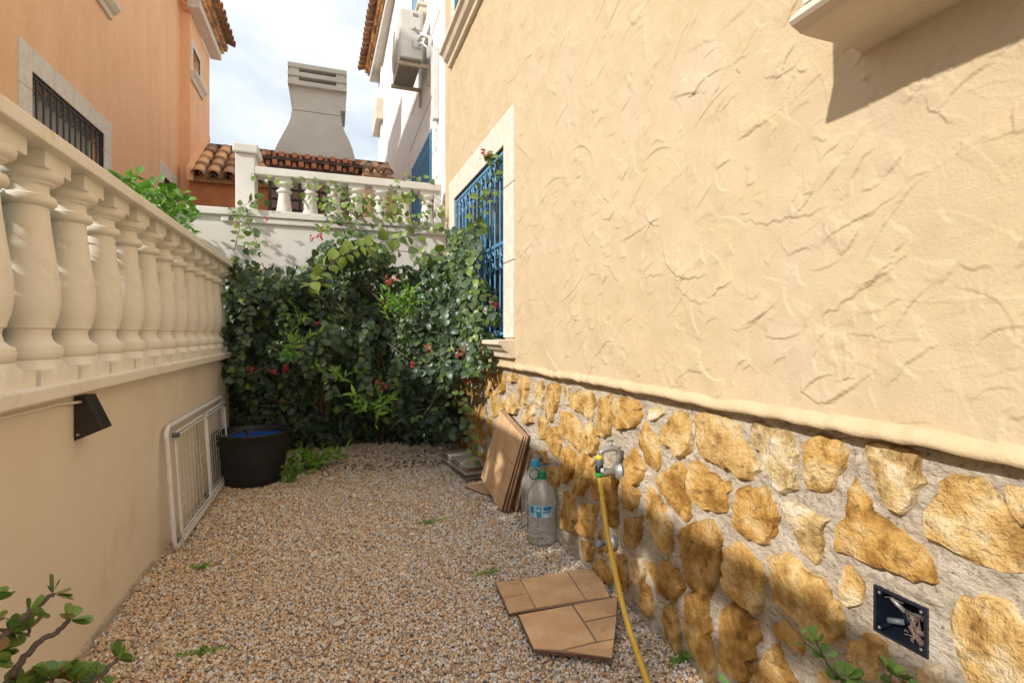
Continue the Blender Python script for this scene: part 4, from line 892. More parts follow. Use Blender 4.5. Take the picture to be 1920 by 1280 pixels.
shoot(pts([(590, 560), (612, 500), (660, 470), (730, 450), (790, 440)], [4.5, 4.45, 4.4, 4.4, 4.45]), 26, .078, .8, r=.005)
shoot(pts([(580, 540), (590, 520), (640, 480), (700, 455)], [4.4, 4.35, 4.35, 4.4]), 18, .08, .78)
shoot(pts([(690, 500), (740, 470), (820, 480), (870, 440), (910, 420)], [4.5, 4.45, 4.2, 3.9, 3.6]), 26, .075, .62, r=.005)
shoot(pts([(850, 540), (880, 470), (905, 400), (925, 340), (932, 300), (912, 288)], [3.9, 3.75, 3.55, 3.4, 3.36, 3.38]), 26, .058, .6, r=.004)
shoot(pts([(860, 500), (885, 450), (890, 400), (905, 350)], [3.9, 3.8, 3.7, 3.6]), 16, .066, .6)
shoot(pts([(870, 560), (905, 520), (925, 560), (935, 610)], [3.9, 3.6, 3.42, 3.36]), 18, .05, .5)
shoot(pts([(850, 640), (890, 620), (925, 640), (915, 690)], [3.9, 3.6, 3.4, 3.4]), 20, .05, .45)
shoot(pts([(860, 620), (872, 700), (866, 760), (880, 810), (890, 870)], [3.85, 3.75, 3.72, 3.7, 3.7]), 20, .05, .45)
shoot(pts([(830, 620), (850, 680), (845, 760)], [4.0, 3.9, 3.9]), 14, .05, .4)
shoot(pts([(870, 440), (880, 520), (870, 600), (885, 650)], [3.85, 3.75, 3.7, 3.65]), 26, .052, .42)
shoot(pts([(600, 600), (610, 680), (625, 740)], 4.25), 22, .055, .3); shoot(pts([(690, 600), (680, 680), (690, 760)], 4.2), 26, .06, .3); shoot(pts([(520, 560), (560, 640), (580, 700)], 4.3), 24, .05, .25)
shoot(pts([(760, 620), (740, 700), (745, 780)], 4.2), 22, .055, .25); shoot(pts([(470, 560), (455, 640), (440, 720)], 4.35), 22, .055, .22)
for _ in range(900):                           # the flank that spreads along the house wall in front of the window
    v = rs.uniform(425, 700); lim = np.interp(v, [425, 460, 500, 550, 590, 640, 700], [868, 888, 878, 888, 912, 918, 890]); u = rs.uniform(840, lim) if rs.random() < .85 else rs.uniform(lim, lim+16)
    X_ = rs.uniform(.90, 1.05); p = PX(u, v, X_)
    if p.y > 4.9 or p.y < 3.32: continue
    lv.append((p, Vector((rs.gauss(-.3, .4), rs.gauss(-.4, .3), -.7)), Vector((-.5+rs.gauss(0, .4), -.6+rs.gauss(0, .4), .6)), rs.uniform(.042, .068), max(0, min(.9, .28+rs.gauss(0, .14))), .1))
shoot(pts([(640, 425), (700, 400), (690, 375), (650, 365)], [4.9, 5.0, 5.2, 5.2]), 16, .062, .7)
shoot(pts([(600, 440), (640, 400), (720, 398), (780, 410), (825, 432)], [4.85, 4.9, 4.95, 4.95, 4.9]), 26, .066, .6)
shoot(pts([(620, 395), (616, 370), (640, 345)], [4.9, 5.1, 5.26]), 10, .062, .62); shoot(pts([(735, 420), (745, 385), (775, 365)], [4.9, 5.1, 5.26]), 12, .062, .62)
for _ in range(46):                            # bare dry canes showing between the leaves
    u, v = rs.uniform(440, 860), rs.uniform(530, 800); p = PY(u, v, 4.9); p.y = front(p.x, p.z)-.02; q_ = p+Vector((rs.uniform(-.3, .3), rs.uniform(-.05, .12), rs.uniform(-.25, .25)))
    pale.tube([p, p.lerp(q_, .5)+rnd(.02), q_], [.003, .0025, .0012], 4)
for _ in range(14):
    x = rs.uniform(-.6, .9); stems.tube([Vector((x+rs.gauss(0, .05), 4.85, .03)), Vector((x, 4.8, .5))+rnd(.04), Vector((x+rs.gauss(0, .15), 4.75, 1.1))+rnd(.05), Vector((x+rs.gauss(0, .3), 4.8, 1.7))], [.016, .012, .008, .004], 6)
stems.build('stem', M['wood'], bush, smooth=True); pale.build('dry_canes', M['twig_pale'], bush, smooth=True)['kind'] = 'stuff'
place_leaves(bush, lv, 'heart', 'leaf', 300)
for (u, v, Y, sz) in [(730, 528, 4.25, 1.15), (891, 578, 3.6, .8), (874, 655, 3.7, .9), (884, 648, 3.65, .8), (715, 723, 4.15, 1.0), (912, 290, 3.36, .7), (803, 652, 4.0, .6), (775, 683, 4.1, .5), (830, 702, 3.95, .6), (600, 445, 4.6, .6), (585, 447, 4.65, .5), (597, 607, 4.3, .5), (512, 697, 4.25, .6), (537, 692, 4.25, .6), (470, 692, 4.3, .5), (927, 570, 3.36, .5), (875, 715, 3.72, .4), (443, 420, 4.95, .35), (499, 412, 4.95, .35), (861, 660, 3.75, .7)]:
    p = PY(u, v, Y); V = []; Fa = []; T = []; vs0, F0 = LEAF['oval']
    fl = MB(); c0_ = rs.random()*.6
    for k in range(int(15*sz)+5):
        d = rnd(1).normalized(); q_ = p+rnd(.022*sz); mm = leaf_matrix(q_, d, Vector((0, -1, .3))+rnd(.5), .026*(.6+.5*sz)); fl.add([mm @ Vector(v_) for v_ in vs0], [tuple(f_) for f_ in F0], c0_+rs.random()*.4)
    fl.build('flower', M['flower'], bush)
# ---- bright green shoots growing through and below it
def sprig(label, c, n, spread, size, up=.6, g='bright green jasmine shoots in the back wall shrub', nm='jasmine_shoot', kind='lance', mt='leaf_bright', np_=60, ground=False):
    t = thing(nm, label, 'plant', c, g); L_ = []; st = MB(); spread = spread*(.75 if nm == 'weed' else 1); size = size*(.7 if nm == 'weed' else 1)
    for k in range(n):
        a = rs.uniform(0, 6.28); d = Vector((math.cos(a)*spread*rs.uniform(.4, 1), -abs(math.sin(a))*spread*.6, up*spread*rs.uniform(.3, 1.1))); p0 = Vector(c)+(rnd(spread*.28) if 'jasmine' in nm else rnd(spread*.12)); d = d*rs.uniform(.5, 1.1)+Vector((rs.gauss(0, .04), 0, rs.uniform(0, .06) if 'jasmine' in nm else 0)); p1 = p0+d
        mid = p0.lerp(p1, .5)+Vector((0, 0, spread*.12)); st.tube([p0, mid, p1], [.003, .0022, .0012], 4)
        for j in range(8):
            q_ = p0.lerp(mid, j/4) if j < 4 else mid.lerp(p1, (j-4)/3.2); td = d.normalized()*.6+rnd(.55); L_.append((q_, td, Vector((0, -.5, .8))+rnd(.4), size*rs.uniform(.6, 1.15), rs.uniform(.1, .8), 0))
    st.build('stem', M['hosestripe'], t); place_leaves(t, L_, kind, mt, np_); return t
sprig('bright yellow green shoots tuft beside the red bracts', PY(752, 580, 4.12), 18, .20, .085)
sprig('bright green shoots left of centre in the shrub', PY(545, 665, 4.1), 9, .14, .075)
sprig('bright green shoots low in the shrub above the gravel', PY(700, 770, 4.12), 10, .17, .085)
sprig('dull green shoots near the shrub centre', PY(622, 705, 4.12), 4, .14, .08)
sprig('small green shoots above the left tuft', PY(550, 610, 4.25), 6, .10, .05)
lp = PZ(590, 885, .03)
sprig('low bright green leafy plant on the gravel beside the black tub', (lp.x, lp.y+.1, .05), 22, .24, .085, up=.55, g=None, nm='leafy_plant')
lp = PZ(545, 900, .02); sprig('small green tuft against the side of the black tub', (lp.x, lp.y, .03), 8, .13, .07, up=.8, g=None, nm='leafy_plant')
for (u, v, s_, lb) in [(807, 978, .03, 'tiny green weed in the gravel near the water bottles'), (380, 1062, .04, 'tiny green weed in the gravel beside the drying rack'), (378, 1222, .035, 'tiny green weed in the gravel near the left jade plant'), (920, 1072, .022, 'tiny weed in the gravel above the flat tiles'), (1290, 1232, .04, 'small dark weed at the foot of the stone base')]:
    p = PZ(u, v, .005); sprig(lb, p, 5, s_, s_*.8, up=.5, g='small weeds sprouting in the gravel', nm='weed', kind='oval', np_=0)
# fallen leaves at the shrub's foot
ll = []
for _ in range(260):
    x = rs.uniform(-.2, .95); y = 4.15+abs(rs.gauss(0, .25)); 
    if y > 4.9: continue
    ll.append((Vector((x, y, float(gz(np.float64(x), np.float64(y)))+.012)), Vector((rs.gauss(0, 1), rs.gauss(0, 1), 0)), Vector((0, 0, 1))+rnd(.3), rs.uniform(.015, .035), rs.random(), 0))
t = MB(); vs0, F0 = LEAF['oval']
for l in ll: mm = leaf_matrix(*l[:4]); t.add([mm @ Vector(v_) for v_ in vs0], [tuple(f_) for f_ in F0], l[4])
o = t.build('fallen_leaves', M['litter']); o['kind'] = 'stuff'; o['label'] = 'dry brown leaf litter on the gravel under the shrub'
# ---- neighbour's hedge and green screen behind the left balustrade
hd = thing('hedge', 'bright green hedge rising behind the far end of the left balustrade', 'hedge', (-1.25, 3.2, .88)); L_ = []
for _ in range(5600):
    y = rs.uniform(-.6, 4.95); x = rs.uniform(-1.42, -1.02)
    top_ = 1.62+.05*math.sin(y*5)+.03*math.sin(y*13)+float(np.interp(y, [3.2, 3.6, 4.0, 4.7, 4.95], [0, .22, .40, .56, .45])); z = rs.uniform(.92, top_) if rs.random() < .8 else top_+rs.uniform(-.05, .03)
    L_.append((Vector((x, y, z)), Vector((rs.gauss(.4, .6), rs.gauss(-.2, .6), rs.gauss(.3, .5))), Vector((.4, -.3, .8))+rnd(.4), rs.uniform(.05, .085), rs.uniform(0, .7)*(.6+.4*(z-.9)), 0))
place_leaves(hd, L_, 'oval', 'hedge', 120)
hs = MB()
for k in range(24): y = .5+k*.19; hs.tube([(-1.25, y, .88), (-1.24, y+.03, 1.2), (-1.22, y-.02, 1.5)], [.012, .009, .004], 5)
hs.build('stem', M['wood'], hd)
for (u, v) in ((215, 322), (256, 348)):
    p = PX(u, v, -1.0); sprig('nearer leafy hedge tip poking over the cream rail' if u < 230 else 'farther leafy hedge tip poking over the cream rail', p-Vector((0, 0, .06)), 3, .07, .05, g='hedge tips poking above the cream rail', nm='hedge_tip', kind='oval', mt='hedge', np_=0)
sr = thing('screen_fence', 'green cloth screen behind the hedge and left balusters', 'fence', (-1.5, 2, .88))
MB().box(-1.475, -1.465, -2.4, 4.7, .89, 1.60).build('screen_cloth', M['mesh'], sr)
for k in range(5): MB().tube([(-1.50, -2.2+k*1.6, .88), (-1.50, -2.2+k*1.6, 1.62)], .02, 8).build('post', M['darkiron'], sr)

# ---- jade plants in the foreground
def jade(label, branches, g=None, size=.032, seedv=1, base=None):
    root = thing('jade_plant', label, 'plant', base, None); L_ = []; st = MB()
    for pts_, r, cluster in branches:
        P = []
        for i in range(len(pts_)-1):
            for k in range(5): P.append(pts_[i].lerp(pts_[i+1], k/5)+rnd(.0012))
        P.append(pts_[-1]); st.tube(P, [r*(1-.45*i/len(P)) for i in range(len(P))], 8)
        d = (P[-1]-P[-4]).normalized()
        for c_, n, s_ in cluster:
            p = P[int(c_*(len(P)-1))]
            for k in range(n):
                a = k*2.4+rs.random(); x = d.cross(Vector((0, 0, 1))).normalized(); y = d.cross(x); tip = d*rs.uniform(.15, .8)+(x*math.cos(a)+y*math.sin(a))*.9
                L_.append((p+tip.normalized()*.003, tip, d*1.0-(x*math.cos(a)+y*math.sin(a))*.4+rnd(.3)+Vector((0, -.5, .2)), size*s_*rs.uniform(.75, 1.15), min(.99, rs.uniform(.0, .6)+(.4 if rs.random() < .12 else 0)), 0))
    st.build('stem', M['jadewood'], root, smooth=True); place_leaves(root, L_, 'jade', 'jade', 300); return root
def Q(u, v, Y): return PY(u, v, Y)
B0 = Vector((-.55, .80, 0))
YJ = 1.16
def br(lst, Y=YJ, r=.006, cl=()): return ([Q(u, v, Y+.01*i) for i, (u, v) in enumerate(lst)], r, cl)
jade('jade plant with purple grey stems at the lower left corner', [
 ([B0, Vector((-.56, .95, .2)), Q(-60, 1340, 1.14)], .014, ()),
 br([(-60, 1340), (-5, 1205), (50, 1152), (85, 1125), (101, 1111)], r=.0062, cl=[(1, 6, .95), (.55, 7, .85), (.35, 8, .9), (.2, 6, 1)]),
 br([(-20, 1360), (15, 1280), (45, 1230), (75, 1200), (112, 1180), (130, 1160)], r=.0075, cl=[(1, 5, 1.05), (.12, 6, 1)]),
 br([(60, 1400), (165, 1288), (200, 1255), (220, 1233)], r=.0055, cl=[(1, 9, 1.0), (.55, 5, .8)]),
 br([(20, 1380), (40, 1330), (50, 1285)], r=.006, cl=[(1, 12, 1.15), (.6, 8, 1)]),
 br([(60, 1380), (85, 1320), (100, 1270)], r=.006, cl=[(1, 14, 1.25), (.6, 9, 1)]),
 br([(90, 1380), (130, 1310), (142, 1275)], r=.006, cl=[(1, 12, 1.15), (.6, 8, 1)]),
 br([(-60, 1330), (-30, 1260), (0, 1215)], 1.2, r=.006, cl=[(1, 10, 1.1), (.6, 8, 1)]),
 br([(-60, 1300), (-30, 1180), (-8, 1125)], 1.18, r=.005, cl=[(1, 5, 1.), (.6, 6, 1)]),
 br([(-60, 1260), (-20, 1175), (55, 1190), (50, 1165)], 1.22, r=.004, cl=[(1, 10, .9), (.8, 6, 1)]),
], base=B0)
B1 = Vector((.80, .36, 0))
jade('jade plant sprigs rising at the lower right in front of stones', [
 ([B1, Vector((.80, .45, .25)), Q(1620, 1420, .62)], .011, ()),
 ([Q(1620, 1420, .62), Q(1590, 1290, .62), Q(1545, 1232, .63), Q(1532, 1200, .63)], .0028, [(1, 7, .62), (.72, 6, .6), (.5, 3, .5)]),
 ([Q(1545, 1232, .63), Q(1510, 1206, .63)], .0015, [(1, 2, .3)]),
 ([Q(1620, 1420, .62), Q(1600, 1320, .62), Q(1585, 1270, .62)], .003, [(1, 11, .85), (.7, 7, .8)]),
 ([Q(1640, 1420, .62), Q(1660, 1310, .62), Q(1672, 1262, .62)], .003, [(1, 13, .9), (.7, 7, .8)]),
 ([Q(1640, 1420, .62), Q(1695, 1330, .63), Q(1700, 1290, .63)], .003, [(1, 9, .8)]),
 ([Q(1620, 1420, .62), Q(1450, 1370, .66), Q(1378, 1300, .68), Q(1372, 1284, .68)], .003, [(1, 2, .7)]),
], base=B1)

# ================================================================== OBJECTS ON THE GRAVEL
# black rubber tub
tc_ = Vector((-.54, 4.2, .005)); tub = thing('rubber_tub', 'black flexible rubber bucket with two handles below the shrub', 'tub', tc_)
pf = [(.0, .0), (.180, .0), (.196, .012), (.203, .05), (.222, .16), (.240, .28), (.250, .355), (.262, .362), (.264, .378), (.255, .384), (.243, .378), (.236, .355), (.215, .16), (.192, .02), (0, .015)]
MB().lathe(pf, tc_, 48, cap=False).build('tub_body', M['blackplastic'], tub, smooth=True, auto=60)
rb = MB()
for k in range(12): z = .05+k*.023; r_ = np.interp(z, [.05, .16, .28, .355], [.203, .222, .240, .250]); rb.tube([(tc_.x+(r_+.0008)*math.cos(a), tc_.y+(r_+.0008)*math.sin(a), tc_.z+z) for a in [2*math.pi*j/48 for j in range(48)]], .0016, 4, closed=True)
rb.build('ribs', M['blackplastic'], tub, smooth=True)
MB().lathe([(0, .335), (.10, .34), (.232, .335)], tc_, 40, cap=False).build('blue_contents', M['bluewater'], tub)
for (ang, tilt_, up_) in ((math.radians(78), .02, .075), (math.radians(255), -.10, .035)):
    c_, s__ = math.cos(ang), math.sin(ang); P = []
    for k in range(13):
        t = k/12; a = ang+(t-.5)*.62; lift = math.sin(t*math.pi)**.5*up_; rr = .255+tilt_*math.sin(t*math.pi)
        P.append((tc_.x+rr*math.cos(a), tc_.y+rr*math.sin(a), tc_.z+.375+lift))
    MB().tube(P, .009, 8).build('handle', M['blackplastic'], tub, smooth=True)
# folding clothes airer
RX = LX+.035; rk = thing('clothes_airer', 'white folded clothes drying rack leaning on the left wall', 'clothes airer', (RX, 3.6, 0))
ya, yb = 2.98, 4.36; zt1 = .615; lean = -.02
def rp(y, z, o=0): return (RX+.03-.04*z/.62+o, y, z+.012)
def rloop(y0, y1, z0, z1, r, o=0, rad=.05):
    P = []
    for (cy_, cz_, a0) in ((y1-rad, z1-rad, 0), (y0+rad, z1-rad, 90), (y0+rad, z0+rad, 180), (y1-rad, z0+rad, 270)):
        for k in range(6): a = math.radians(a0+k*18); P.append(rp(cy_+rad*math.cos(a), cz_+rad*math.sin(a), o))
    return P
MB().tube(rloop(ya, yb, .0, zt1, .011), .0118, 10, closed=True).build('outer_frame', M['whitemetal'], rk, smooth=True)
ym_ = PX(378, 850, RX).y
MB().tube(rloop(ya+.05, ym_, .035, zt1-.035, .008, .022, .04), .007, 8, closed=True).build('wing_frame', M['whitemetal'], rk, smooth=True)
MB().tube(rloop(ym_+.045, yb-.05, .035, zt1-.035, .008, .022, .04), .007, 8, closed=True).build('wing_frame', M['whitemetal'], rk, smooth=True)
wr = MB()
for a_, b_ in ((ya+.05, ym_), (ym_+.045, yb-.05)):
    for k in range(9): z = .09+k*.052; wr.tube([rp(a_, z, .022), rp(b_, z, .022)], .0012, 4)
for k in range(7): y = ym_+.10+k*.07; wr.tube([rp(y, .04, .012), rp(y, zt1-.04, .012)], .0014, 4) if y < yb-.06 else None
for k in range(7): y = ya+.14+k*.075; wr.tube([rp(y, .04, .010), rp(y, zt1-.04, .010)], .0012, 4) if y < ym_-.02 else None
for z in (.035, .055, .075): wr.tube([rp(ya+.05, z, .03), rp(yb-.05, z, .03)], .004, 5)
for z in (zt1-.03, zt1-.05): wr.tube([rp(ya+.05, z, .03), rp(yb-.05, z, .03)], .004, 5)
wr.build('wires', M['whitemetal'], rk)
for (y, z) in ((ya+.03, .04), (ya+.035, zt1-.04), (yb-.04, zt1-.03), (yb-.10, zt1-.05), (ym_+.02, .06)): MB().box(RX-.0+.01, RX+.04, y-.018, y+.018, z+.0, z+.022).build('end_cap', M['greyplastic'], rk, bevel=.004)
MB().tube([rp(ym_+.02, .03, .022), rp(ym_+.02, zt1-.05, .022)], .008, 8).build('leg', M['whitemetal'], rk, smooth=True)

# tiles -------------------------------------------------------------
def tile_slab(root, o, e1, e2, w, h, th, panels, nrm=None, clip=None, matp='tan_tile', back=False):
    """rectangular or clipped tile: body slab in brown, raised face panels with grooves; panels in unit (0..w,0..h)"""
    e1 = Vector(e1).normalized(); e2 = Vector(e2); e2 = (e2-e1*e2.dot(e1)).normalized(); n = e1.cross(e2)
    if n.z < 0 or (abs(n.z) < .5 and n.x > 0): n = -n
    o = Vector(o); outline = clip or [(0, 0), (w, 0), (w, h), (0, h)]
    body = MB().prism([o+e1*a+e2*b for a, b in outline], n*th).build('tile_body', M['tile_edge'], root)
    MB().prism([o+e1*a+e2*b+n*(th+.0002) for a, b in outline], n*.0012).build('tile_joint', M['tile_groove'] if not back else M['tile_back'], root)
    for p in panels:
        cx_ = sum(a for a, b in p)/len(p); cy_ = sum(b for a, b in p)/len(p)
        q = []
        for a, b in p:
            la = math.hypot(a-cx_, b-cy_); s_ = 1-.0028/max(la, .02); q.append((cx_+(a-cx_)*s_, cy_+(b-cy_)*s_))
        MB().prism([o+e1*a+e2*b+n*(th+.0015) for a, b in q], n*.0022, rs.random()*.6).build('face_panel', M[matp], root, bevel=.0012)
# flat tiles on the gravel, corners measured on the ground
def flat_tile(label, poly_px, panels_px, z):
    P = [PZ(u, v, z) for u, v in poly_px]; t = thing('floor_tile', label, 'tile', tuple(sum((p for p in P), Vector())/len(P)), 'broken sandstone look floor tiles')
    MB().prism([Vector((p.x, p.y, z-.011)) for p in P], (0, 0, .009)).build('tile_body', M['tile_edge'], t)
    MB().prism([Vector((p.x, p.y, z-.0015)) for p in P], (0, 0, .001)).build('tile_joint', M['tile_groove'], t)
    for pp in panels_px:
        q = [PZ(u, v, z) for u, v in pp]; c_ = sum(q, Vector())/len(q); q = [c_+(x-c_)*(1-.0025/max(.02, (x-c_).length)) for x in q]
        MB().prism([Vector((p.x, p.y, z-.0003)) for p in q], (0, 0, .0022), rs.random()*.6).build('face_panel', M['tan_tile'], t, bevel=.001)
S8 = lambda l: [(880+a/4.364, 1000+b/4.364) for a, b in l]
flat_tile('rectangular sandstone look tile lying flat, the farther of two', S8([(215, 405), (1000, 280), (1070, 350), (1150, 530), (325, 655)]),
  [S8([(215, 405), (412, 375), (483, 492), (275, 528)]), S8([(275, 528), (483, 492), (540, 612), (325, 655)]), S8([(418, 374), (800, 313), (955, 545), (545, 611)]), S8([(806, 312), (1000, 280), (1075, 350), (1150, 520), (960, 544)])], .022)
flat_tile('broken cornered sandstone look tile lying flat, the nearer of two', S8([(400, 665), (1215, 520), (1172, 1018), (930, 985), (525, 945)]),
  [S8([(400, 665), (838, 585), (1038, 885), (760, 955), (525, 945)]), S8([(845, 583), (1215, 518), (1208, 665), (940, 720)]), S8([(944, 726), (1206, 672), (1190, 860), (1045, 885)]), S8([(1044, 892), (1188, 868), (1172, 1015), (930, 985), (780, 957)])], .027)
# leaning stack of tiles
Bp = Vector((1.0, 2.99, .004)); e1 = Vector((-.01, .42, .10)); e2 = Vector((.10, -.13, .46))
lt_panels = [[(0, .30), (.22, .30), (.22, .50), (0, .50)], [(.22, .20), (.43, .20), (.43, .50), (.22, .50)], [(0, .10), (.10, .10), (.10, .30), (0, .30)], [(.10, .15), (.22, .15), (.22, .30), (.10, .30)],
  [(.10, 0), (.43, 0), (.43, .20), (.22, .20), (.22, .15), (.10, .15)], [(0, 0), (.10, 0), (.10, .10), (0, .10)]]
for i in range(4):
    t = thing('floor_tile', ['front tile of the stack leaning on the stone base', 'second tile of the leaning stack', 'third tile of the leaning stack', 'rearmost tile of the leaning stack, closest to the stones'][i], 'tile', Bp+Vector((.018*i, .004*i, 0)), 'tiles leaning against the stone base')
    o_ = Bp+Vector((.019*i+(.03 if i == 3 else 0), -.012*i, 0)); tile_slab(t, o_, e1, e2+Vector((-.008*i, 0, 0)), .43, .50, .010, lt_panels if i == 0 else [[(0, 0), (.43, 0), (.43, .5), (0, .5)]])
# stack lying on the ground, backs up
sb = PZ(893, 902, .0)
for i in range(8):
    z0 = .008+i*.013; jx = rs.gauss(0, .008); jy = rs.gauss(0, .01); a = rs.gauss(0, .03)
    e1_ = Vector((math.cos(1.55+a)*-1*-.0-.12, 1, 0)).normalized(); e2_ = Vector((-e1_.y, e1_.x, 0))*-1
    t = thing('floor_tile', 'pale backed tile, %s of the low stack on gravel by the shrub' % ('lowest', 'second from the bottom', 'third from the bottom', 'fourth from the bottom', 'fourth from the top', 'third from the top', 'second from the top', 'topmost')[i], 'tile', (sb.x, sb.y, z0), 'low stack of spare tiles')
    o_ = Vector((sb.x-.07+jx, sb.y+.02+jy, z0)); L1, L2 = .56, .19
    MB().prism([o_, o_+e1_*L1, o_+e1_*L1+e2_*L2, o_+e2_*L2], (0, 0, .0095)).build('tile_body', M['tile_back'] if i in (3, 4, 7) else M['tile_edge'], t, bevel=.001)
    MB().prism([o_+Vector((0, 0, .0097)), o_+e1_*L1+Vector((0, 0, .0097)), o_+e1_*L1+e2_*L2+Vector((0, 0, .0097)), o_+e2_*L2+Vector((0, 0, .0097))], (0, 0, .002)).build('tile_back', M['tile_back'], t)
q = [PZ(872, 912, .012), PZ(900, 903, .012), PZ(921, 912, .012), PZ(925, 930, .012), PZ(905, 925, .012)]
t = thing('floor_tile', 'triangular broken tile piece under the leaning stack', 'tile', tuple(q[0]))
MB().prism([Vector((p.x, p.y, .006)) for p in q], (0, 0, .008)).build('tile_body', M['tile_edge'], t); MB().prism([Vector((p.x, p.y, .0145)) for p in q], (0, 0, .002)).build('face_panel', M['tan_tile'], t)
# water bottles
def bottle(label, x, y, H_, R_, capm, hdir, full=True):
    b = thing('water_bottle', label, 'bottle', (x, y, .004), 'empty plastic water bottles by the wall'); c = (x, y, .004); k = H_
    pf = [(0, .012), (R_*.6, .004), (R_*.9, .006), (R_*.97, .02*1), (R_*.93, .05*1)]
    z = .05; 
    while z < .17: pf += [(R_*.985, z+.007), (R_*.94, z+.015)]; z += .016
    pf += [(R_*.96, .185), (R_*.965, .235), (R_, .245), (R_, .262), (R_*.95, .285), (R_*.82, .31), (R_*.62, .333), (R_*.40, .352), (R_*.29, .362), (R_*.27, .37)]
    s_ = H_/.37; pf = [(r, z*s_) for r, z in pf]
    MB().lathe(pf, c, 40, cap=False).build('bottle_body', M['pet'], b, smooth=True)
    MB().lathe([(.0, H_-.002), (.026, H_-.002), (.026, H_+.004), (.0245, H_+.008), (.0245, H_+.030), (.021, H_+.036), (0, H_+.036)], c, 24, cap=False).build('cap', capm, b, smooth=True, auto=40)
    P = [];  hx, hy = hdir
    for i in range(16):
        a = 2*math.pi*i/16; P.append((x+hx*(.045+.030*math.cos(a)), y+hy*(.045+.030*math.cos(a)), H_+.026+.026*math.sin(a)+.004)) 
    MB().tube(P, .0035, 6, closed=True).build('carry_loop', capm, b, smooth=True)
    return b
p = PZ(1024, 1022, 0); bx, by = p.x-.005, p.y+.045; BR = .079
btl = bottle('clear water bottle with green cap and blue label, in front', bx, by, .335, BR, M['capgreen'], (-.96, -.1))
fa = math.atan2(-by, -bx)
def patch(a0, a1, z0, z1, off, m, nm): return MB().lathe([(BR*.965+off, z0), (BR*.965+off, z1)], (bx, by, .004), 14, cap=False, a0=fa+a0, a1=fa+a1).build(nm, m, btl, smooth=True)
patch(-.92, .78, .150, .212, .0015, M['label'], 'label'); patch(-.85, -.55, .172, .205, .0022, M['label_d'], 'label_emblem'); patch(-.42, -.02, .152, .205, .0021, M['label_t'], 'label_print')
patch(-.50, -.36, .152, .17, .0024, M['label_w'], 'label_print'); patch(.10, .66, .190, .207, .0021, M['label_d'], 'label_print'); patch(.08, .60, .178, .184, .0022, M['label_d'], 'label_print'); patch(.14, .46, .153, .168, .0022, M['label_w'], 'label_print'); patch(-.36, -.1, .182, .196, .0026, M['label'], 'label_print')
patch(.0, .045, .151, .211, .0024, M['label_w'], 'label_print')
p = PZ(992, 998, 0); bottle('clear water bottle with light blue cap, behind the labelled one', p.x+.045, p.y+.02, .355, .082, M['capblue'], (.96, .1))
# tap and hose
fc = PX(1163, 882, MX-.01); TY, TZ = fc.y, fc.z
tap = thing('garden_tap', 'grey metal garden tap on the stone base holding the hose', 'tap', (MX-.01, TY, TZ))
MB().lathe([(.0, -.02), (.016, -.02), (.030, -.010), (.037, -.002), (.036, .012)], (MX-.02, TY, TZ), 24, axis='x', cap=False).build('wall_flange', M['chrome'], tap, smooth=True, auto=40)
MB().tube([(MX-.02, TY, TZ), (MX-.06, TY, TZ+.0), (MX-.082, TY, TZ)], [.015, .016, .018], 14).lathe([(.0, -.012), (.017, -.011), (.019, 0), (.017, .012), (0, .013)], (MX-.092, TY, TZ), 16, axis='x', cap=False).build('tap_body', M['chrome'], tap, smooth=True, auto=50)
MB().tube([(MX-.022, TY-.004, TZ+.02), (MX-.020, TY-.006, TZ+.06), (MX-.024, TY-.006, TZ+.088), (MX-.045, TY-.005, TZ+.098), (MX-.075, TY-.003, TZ+.094), (MX-.098, TY, TZ+.085), (MX-.103, TY, TZ+.072)], [.010, .010, .012, .013, .011, .010, .011], 12).build('spout', M['chrome'], tap, smooth=True)
MB().tube([(MX-.058, TY-.004, TZ+.10), (MX-.058, TY-.004, TZ+.125)], [.007, .005], 10).tube([(MX-.045, TY-.004, TZ+.126), (MX-.078, TY-.004, TZ+.132)], .004, 8).build('handle', M['chrome'], tap, smooth=True)
hx_ = MX-.106; hs_ = thing('garden_hose', 'yellow garden hose hanging from the tap down to the gravel', 'hose', (hx_, TY, TZ))
MB().lathe([(.014, 0), (.0155, .004), (.0155, .012), (.014, .016)], (hx_, TY, TZ+.056), 16).build('collar', M['yellow'], hs_, smooth=True, auto=40)
MB().lathe([(.0155, 0), (.0165, .006), (.0165, .018), (.0145, .022)], (hx_, TY, TZ+.033), 16).build('connector_ring', M['greyplastic'], hs_, smooth=True, auto=40)
MB().lathe([(.012, -.004), (.0165, 0), (.0175, .012), (.0165, .030), (.014, .034)], (hx_-.001, TY, TZ+.0), 16).build('connector', M['box'], hs_, smooth=True, auto=40)
MB().box(hx_-.004, hx_+.010, TY-.019, TY-.012, TZ+.006, TZ+.022).build('connector_clip', M['label_w'], hs_, bevel=.002)
MB().lathe([(.009, -.018), (.013, -.016), (.0175, -.006), (.0165, .002)], (hx_-.002, TY, TZ+.0), 16).build('connector_nut', M['green'], hs_, smooth=True, auto=40)
k0 = Vector((hx_-.002, TY, TZ-.012)); HP = [k0, PY(1128, 930, TY-.01), PY(1137, 990, TY-.04), PY(1151, 1060, TY-.10), PY(1172, 1150, TY-.21), PZ(1199, 1235, .018), PZ(1228, 1318, .013), PZ(1270, 1440, .012), Vector((.72, .5, .012)), Vector((.5, -.2, .012))]
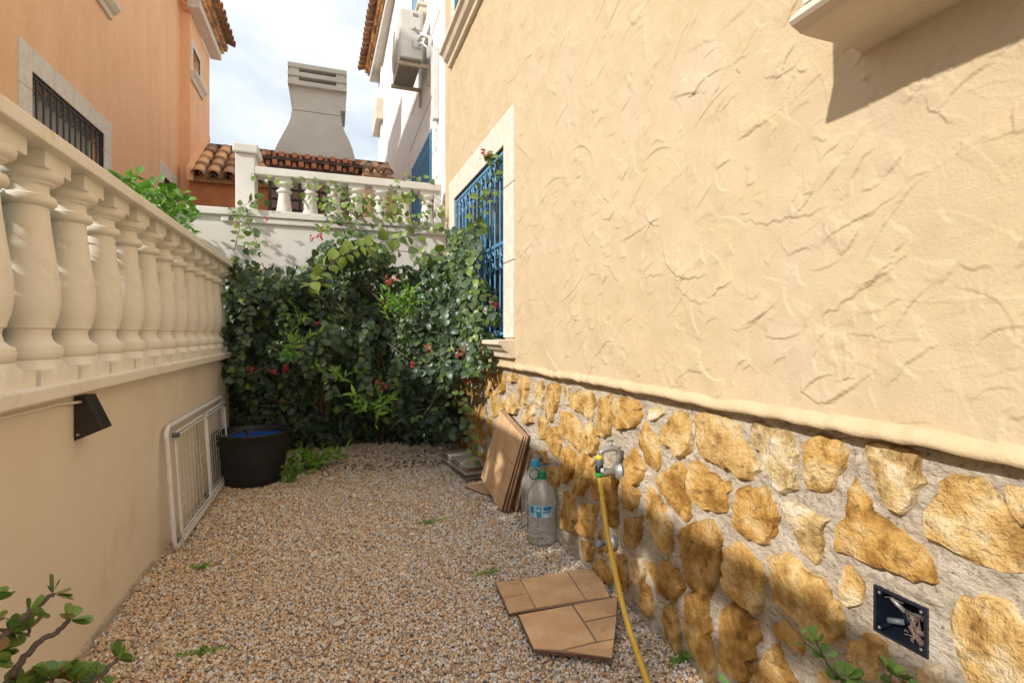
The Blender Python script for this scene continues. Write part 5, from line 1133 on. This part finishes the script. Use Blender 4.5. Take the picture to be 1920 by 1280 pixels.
def spline(P, n=8):
    out = []
    for i in range(len(P)-1):
        p0, p1, p2, p3 = P[max(i-1, 0)], P[i], P[i+1], P[min(i+2, len(P)-1)]
        for k in range(n): t = k/n; out.append(.5*((2*p1)+(p2-p0)*t+(2*p0-5*p1+4*p2-p3)*t*t+(3*p1-p0-3*p2+p3)*t**3))
    out.append(P[-1]); return out
HS = spline(HP); MB().tube(HS, .0103, 14).build('hose_tube', M['hose'], hs_, smooth=True)
MB().tube([p+Vector((-.0092, -.002, .0)) for p in HS[:22]], .0018, 6).build('green_stripe', M['hosestripe'], hs_, smooth=True)
fc = PX(1150, 1015, MX-.01); vv = thing('stop_valve', 'grey stop valve low on the stone base behind the hose', 'valve', fc)
MB().lathe([(0, -.012), (.012, -.012), (.027, -.005), (.032, .003), (.031, .014)], (MX-.024, fc.y, fc.z), 24, axis='x', cap=False).build('wall_flange', M['chrome'], vv, smooth=True, auto=40)
MB().lathe([(.009, -.04), (.009, 0)], (MX-.034, fc.y, fc.z), 12, axis='x').lathe([(0, -.018), (.014, -.018), (.017, -.012), (.017, .004), (.013, .008)], (MX-.072, fc.y, fc.z), 16, axis='x', cap=False).build('valve_knob', M['greyplastic'], vv, smooth=True, auto=50)
for (u, v, s_, lb) in ((635, 1168, .017, 'larger pale pebble, the left of two on the gravel'), (666, 1160, .015, 'larger pale pebble, the right of two on the gravel'), (272, 1088, .016, 'yellowish flat stone beside the left wall foot')):
    p = PZ(u, v, .008); mb = MB(); vs = []; n = 10
    prof = [(0, -.5), (.7, -.4), (1, 0), (.75, .4), (0, .55)]
    for r_, h_ in prof:
        for k in range(n): a = 2*math.pi*k/n; rr = r_*(1+.18*math.sin(a*2+u)); vs.append((p.x+s_*rr*1.3*math.cos(a), p.y+s_*rr*math.sin(a), p.z+s_*h_*.8))
    fs = [(i*n+k, i*n+(k+1) % n, (i+1)*n+(k+1) % n, (i+1)*n+k) for i in range(4) for k in range(n)]
    o = mb.add(vs, fs).build('pebble', M['surround'], smooth=True); tag(o, lb, 'stone')
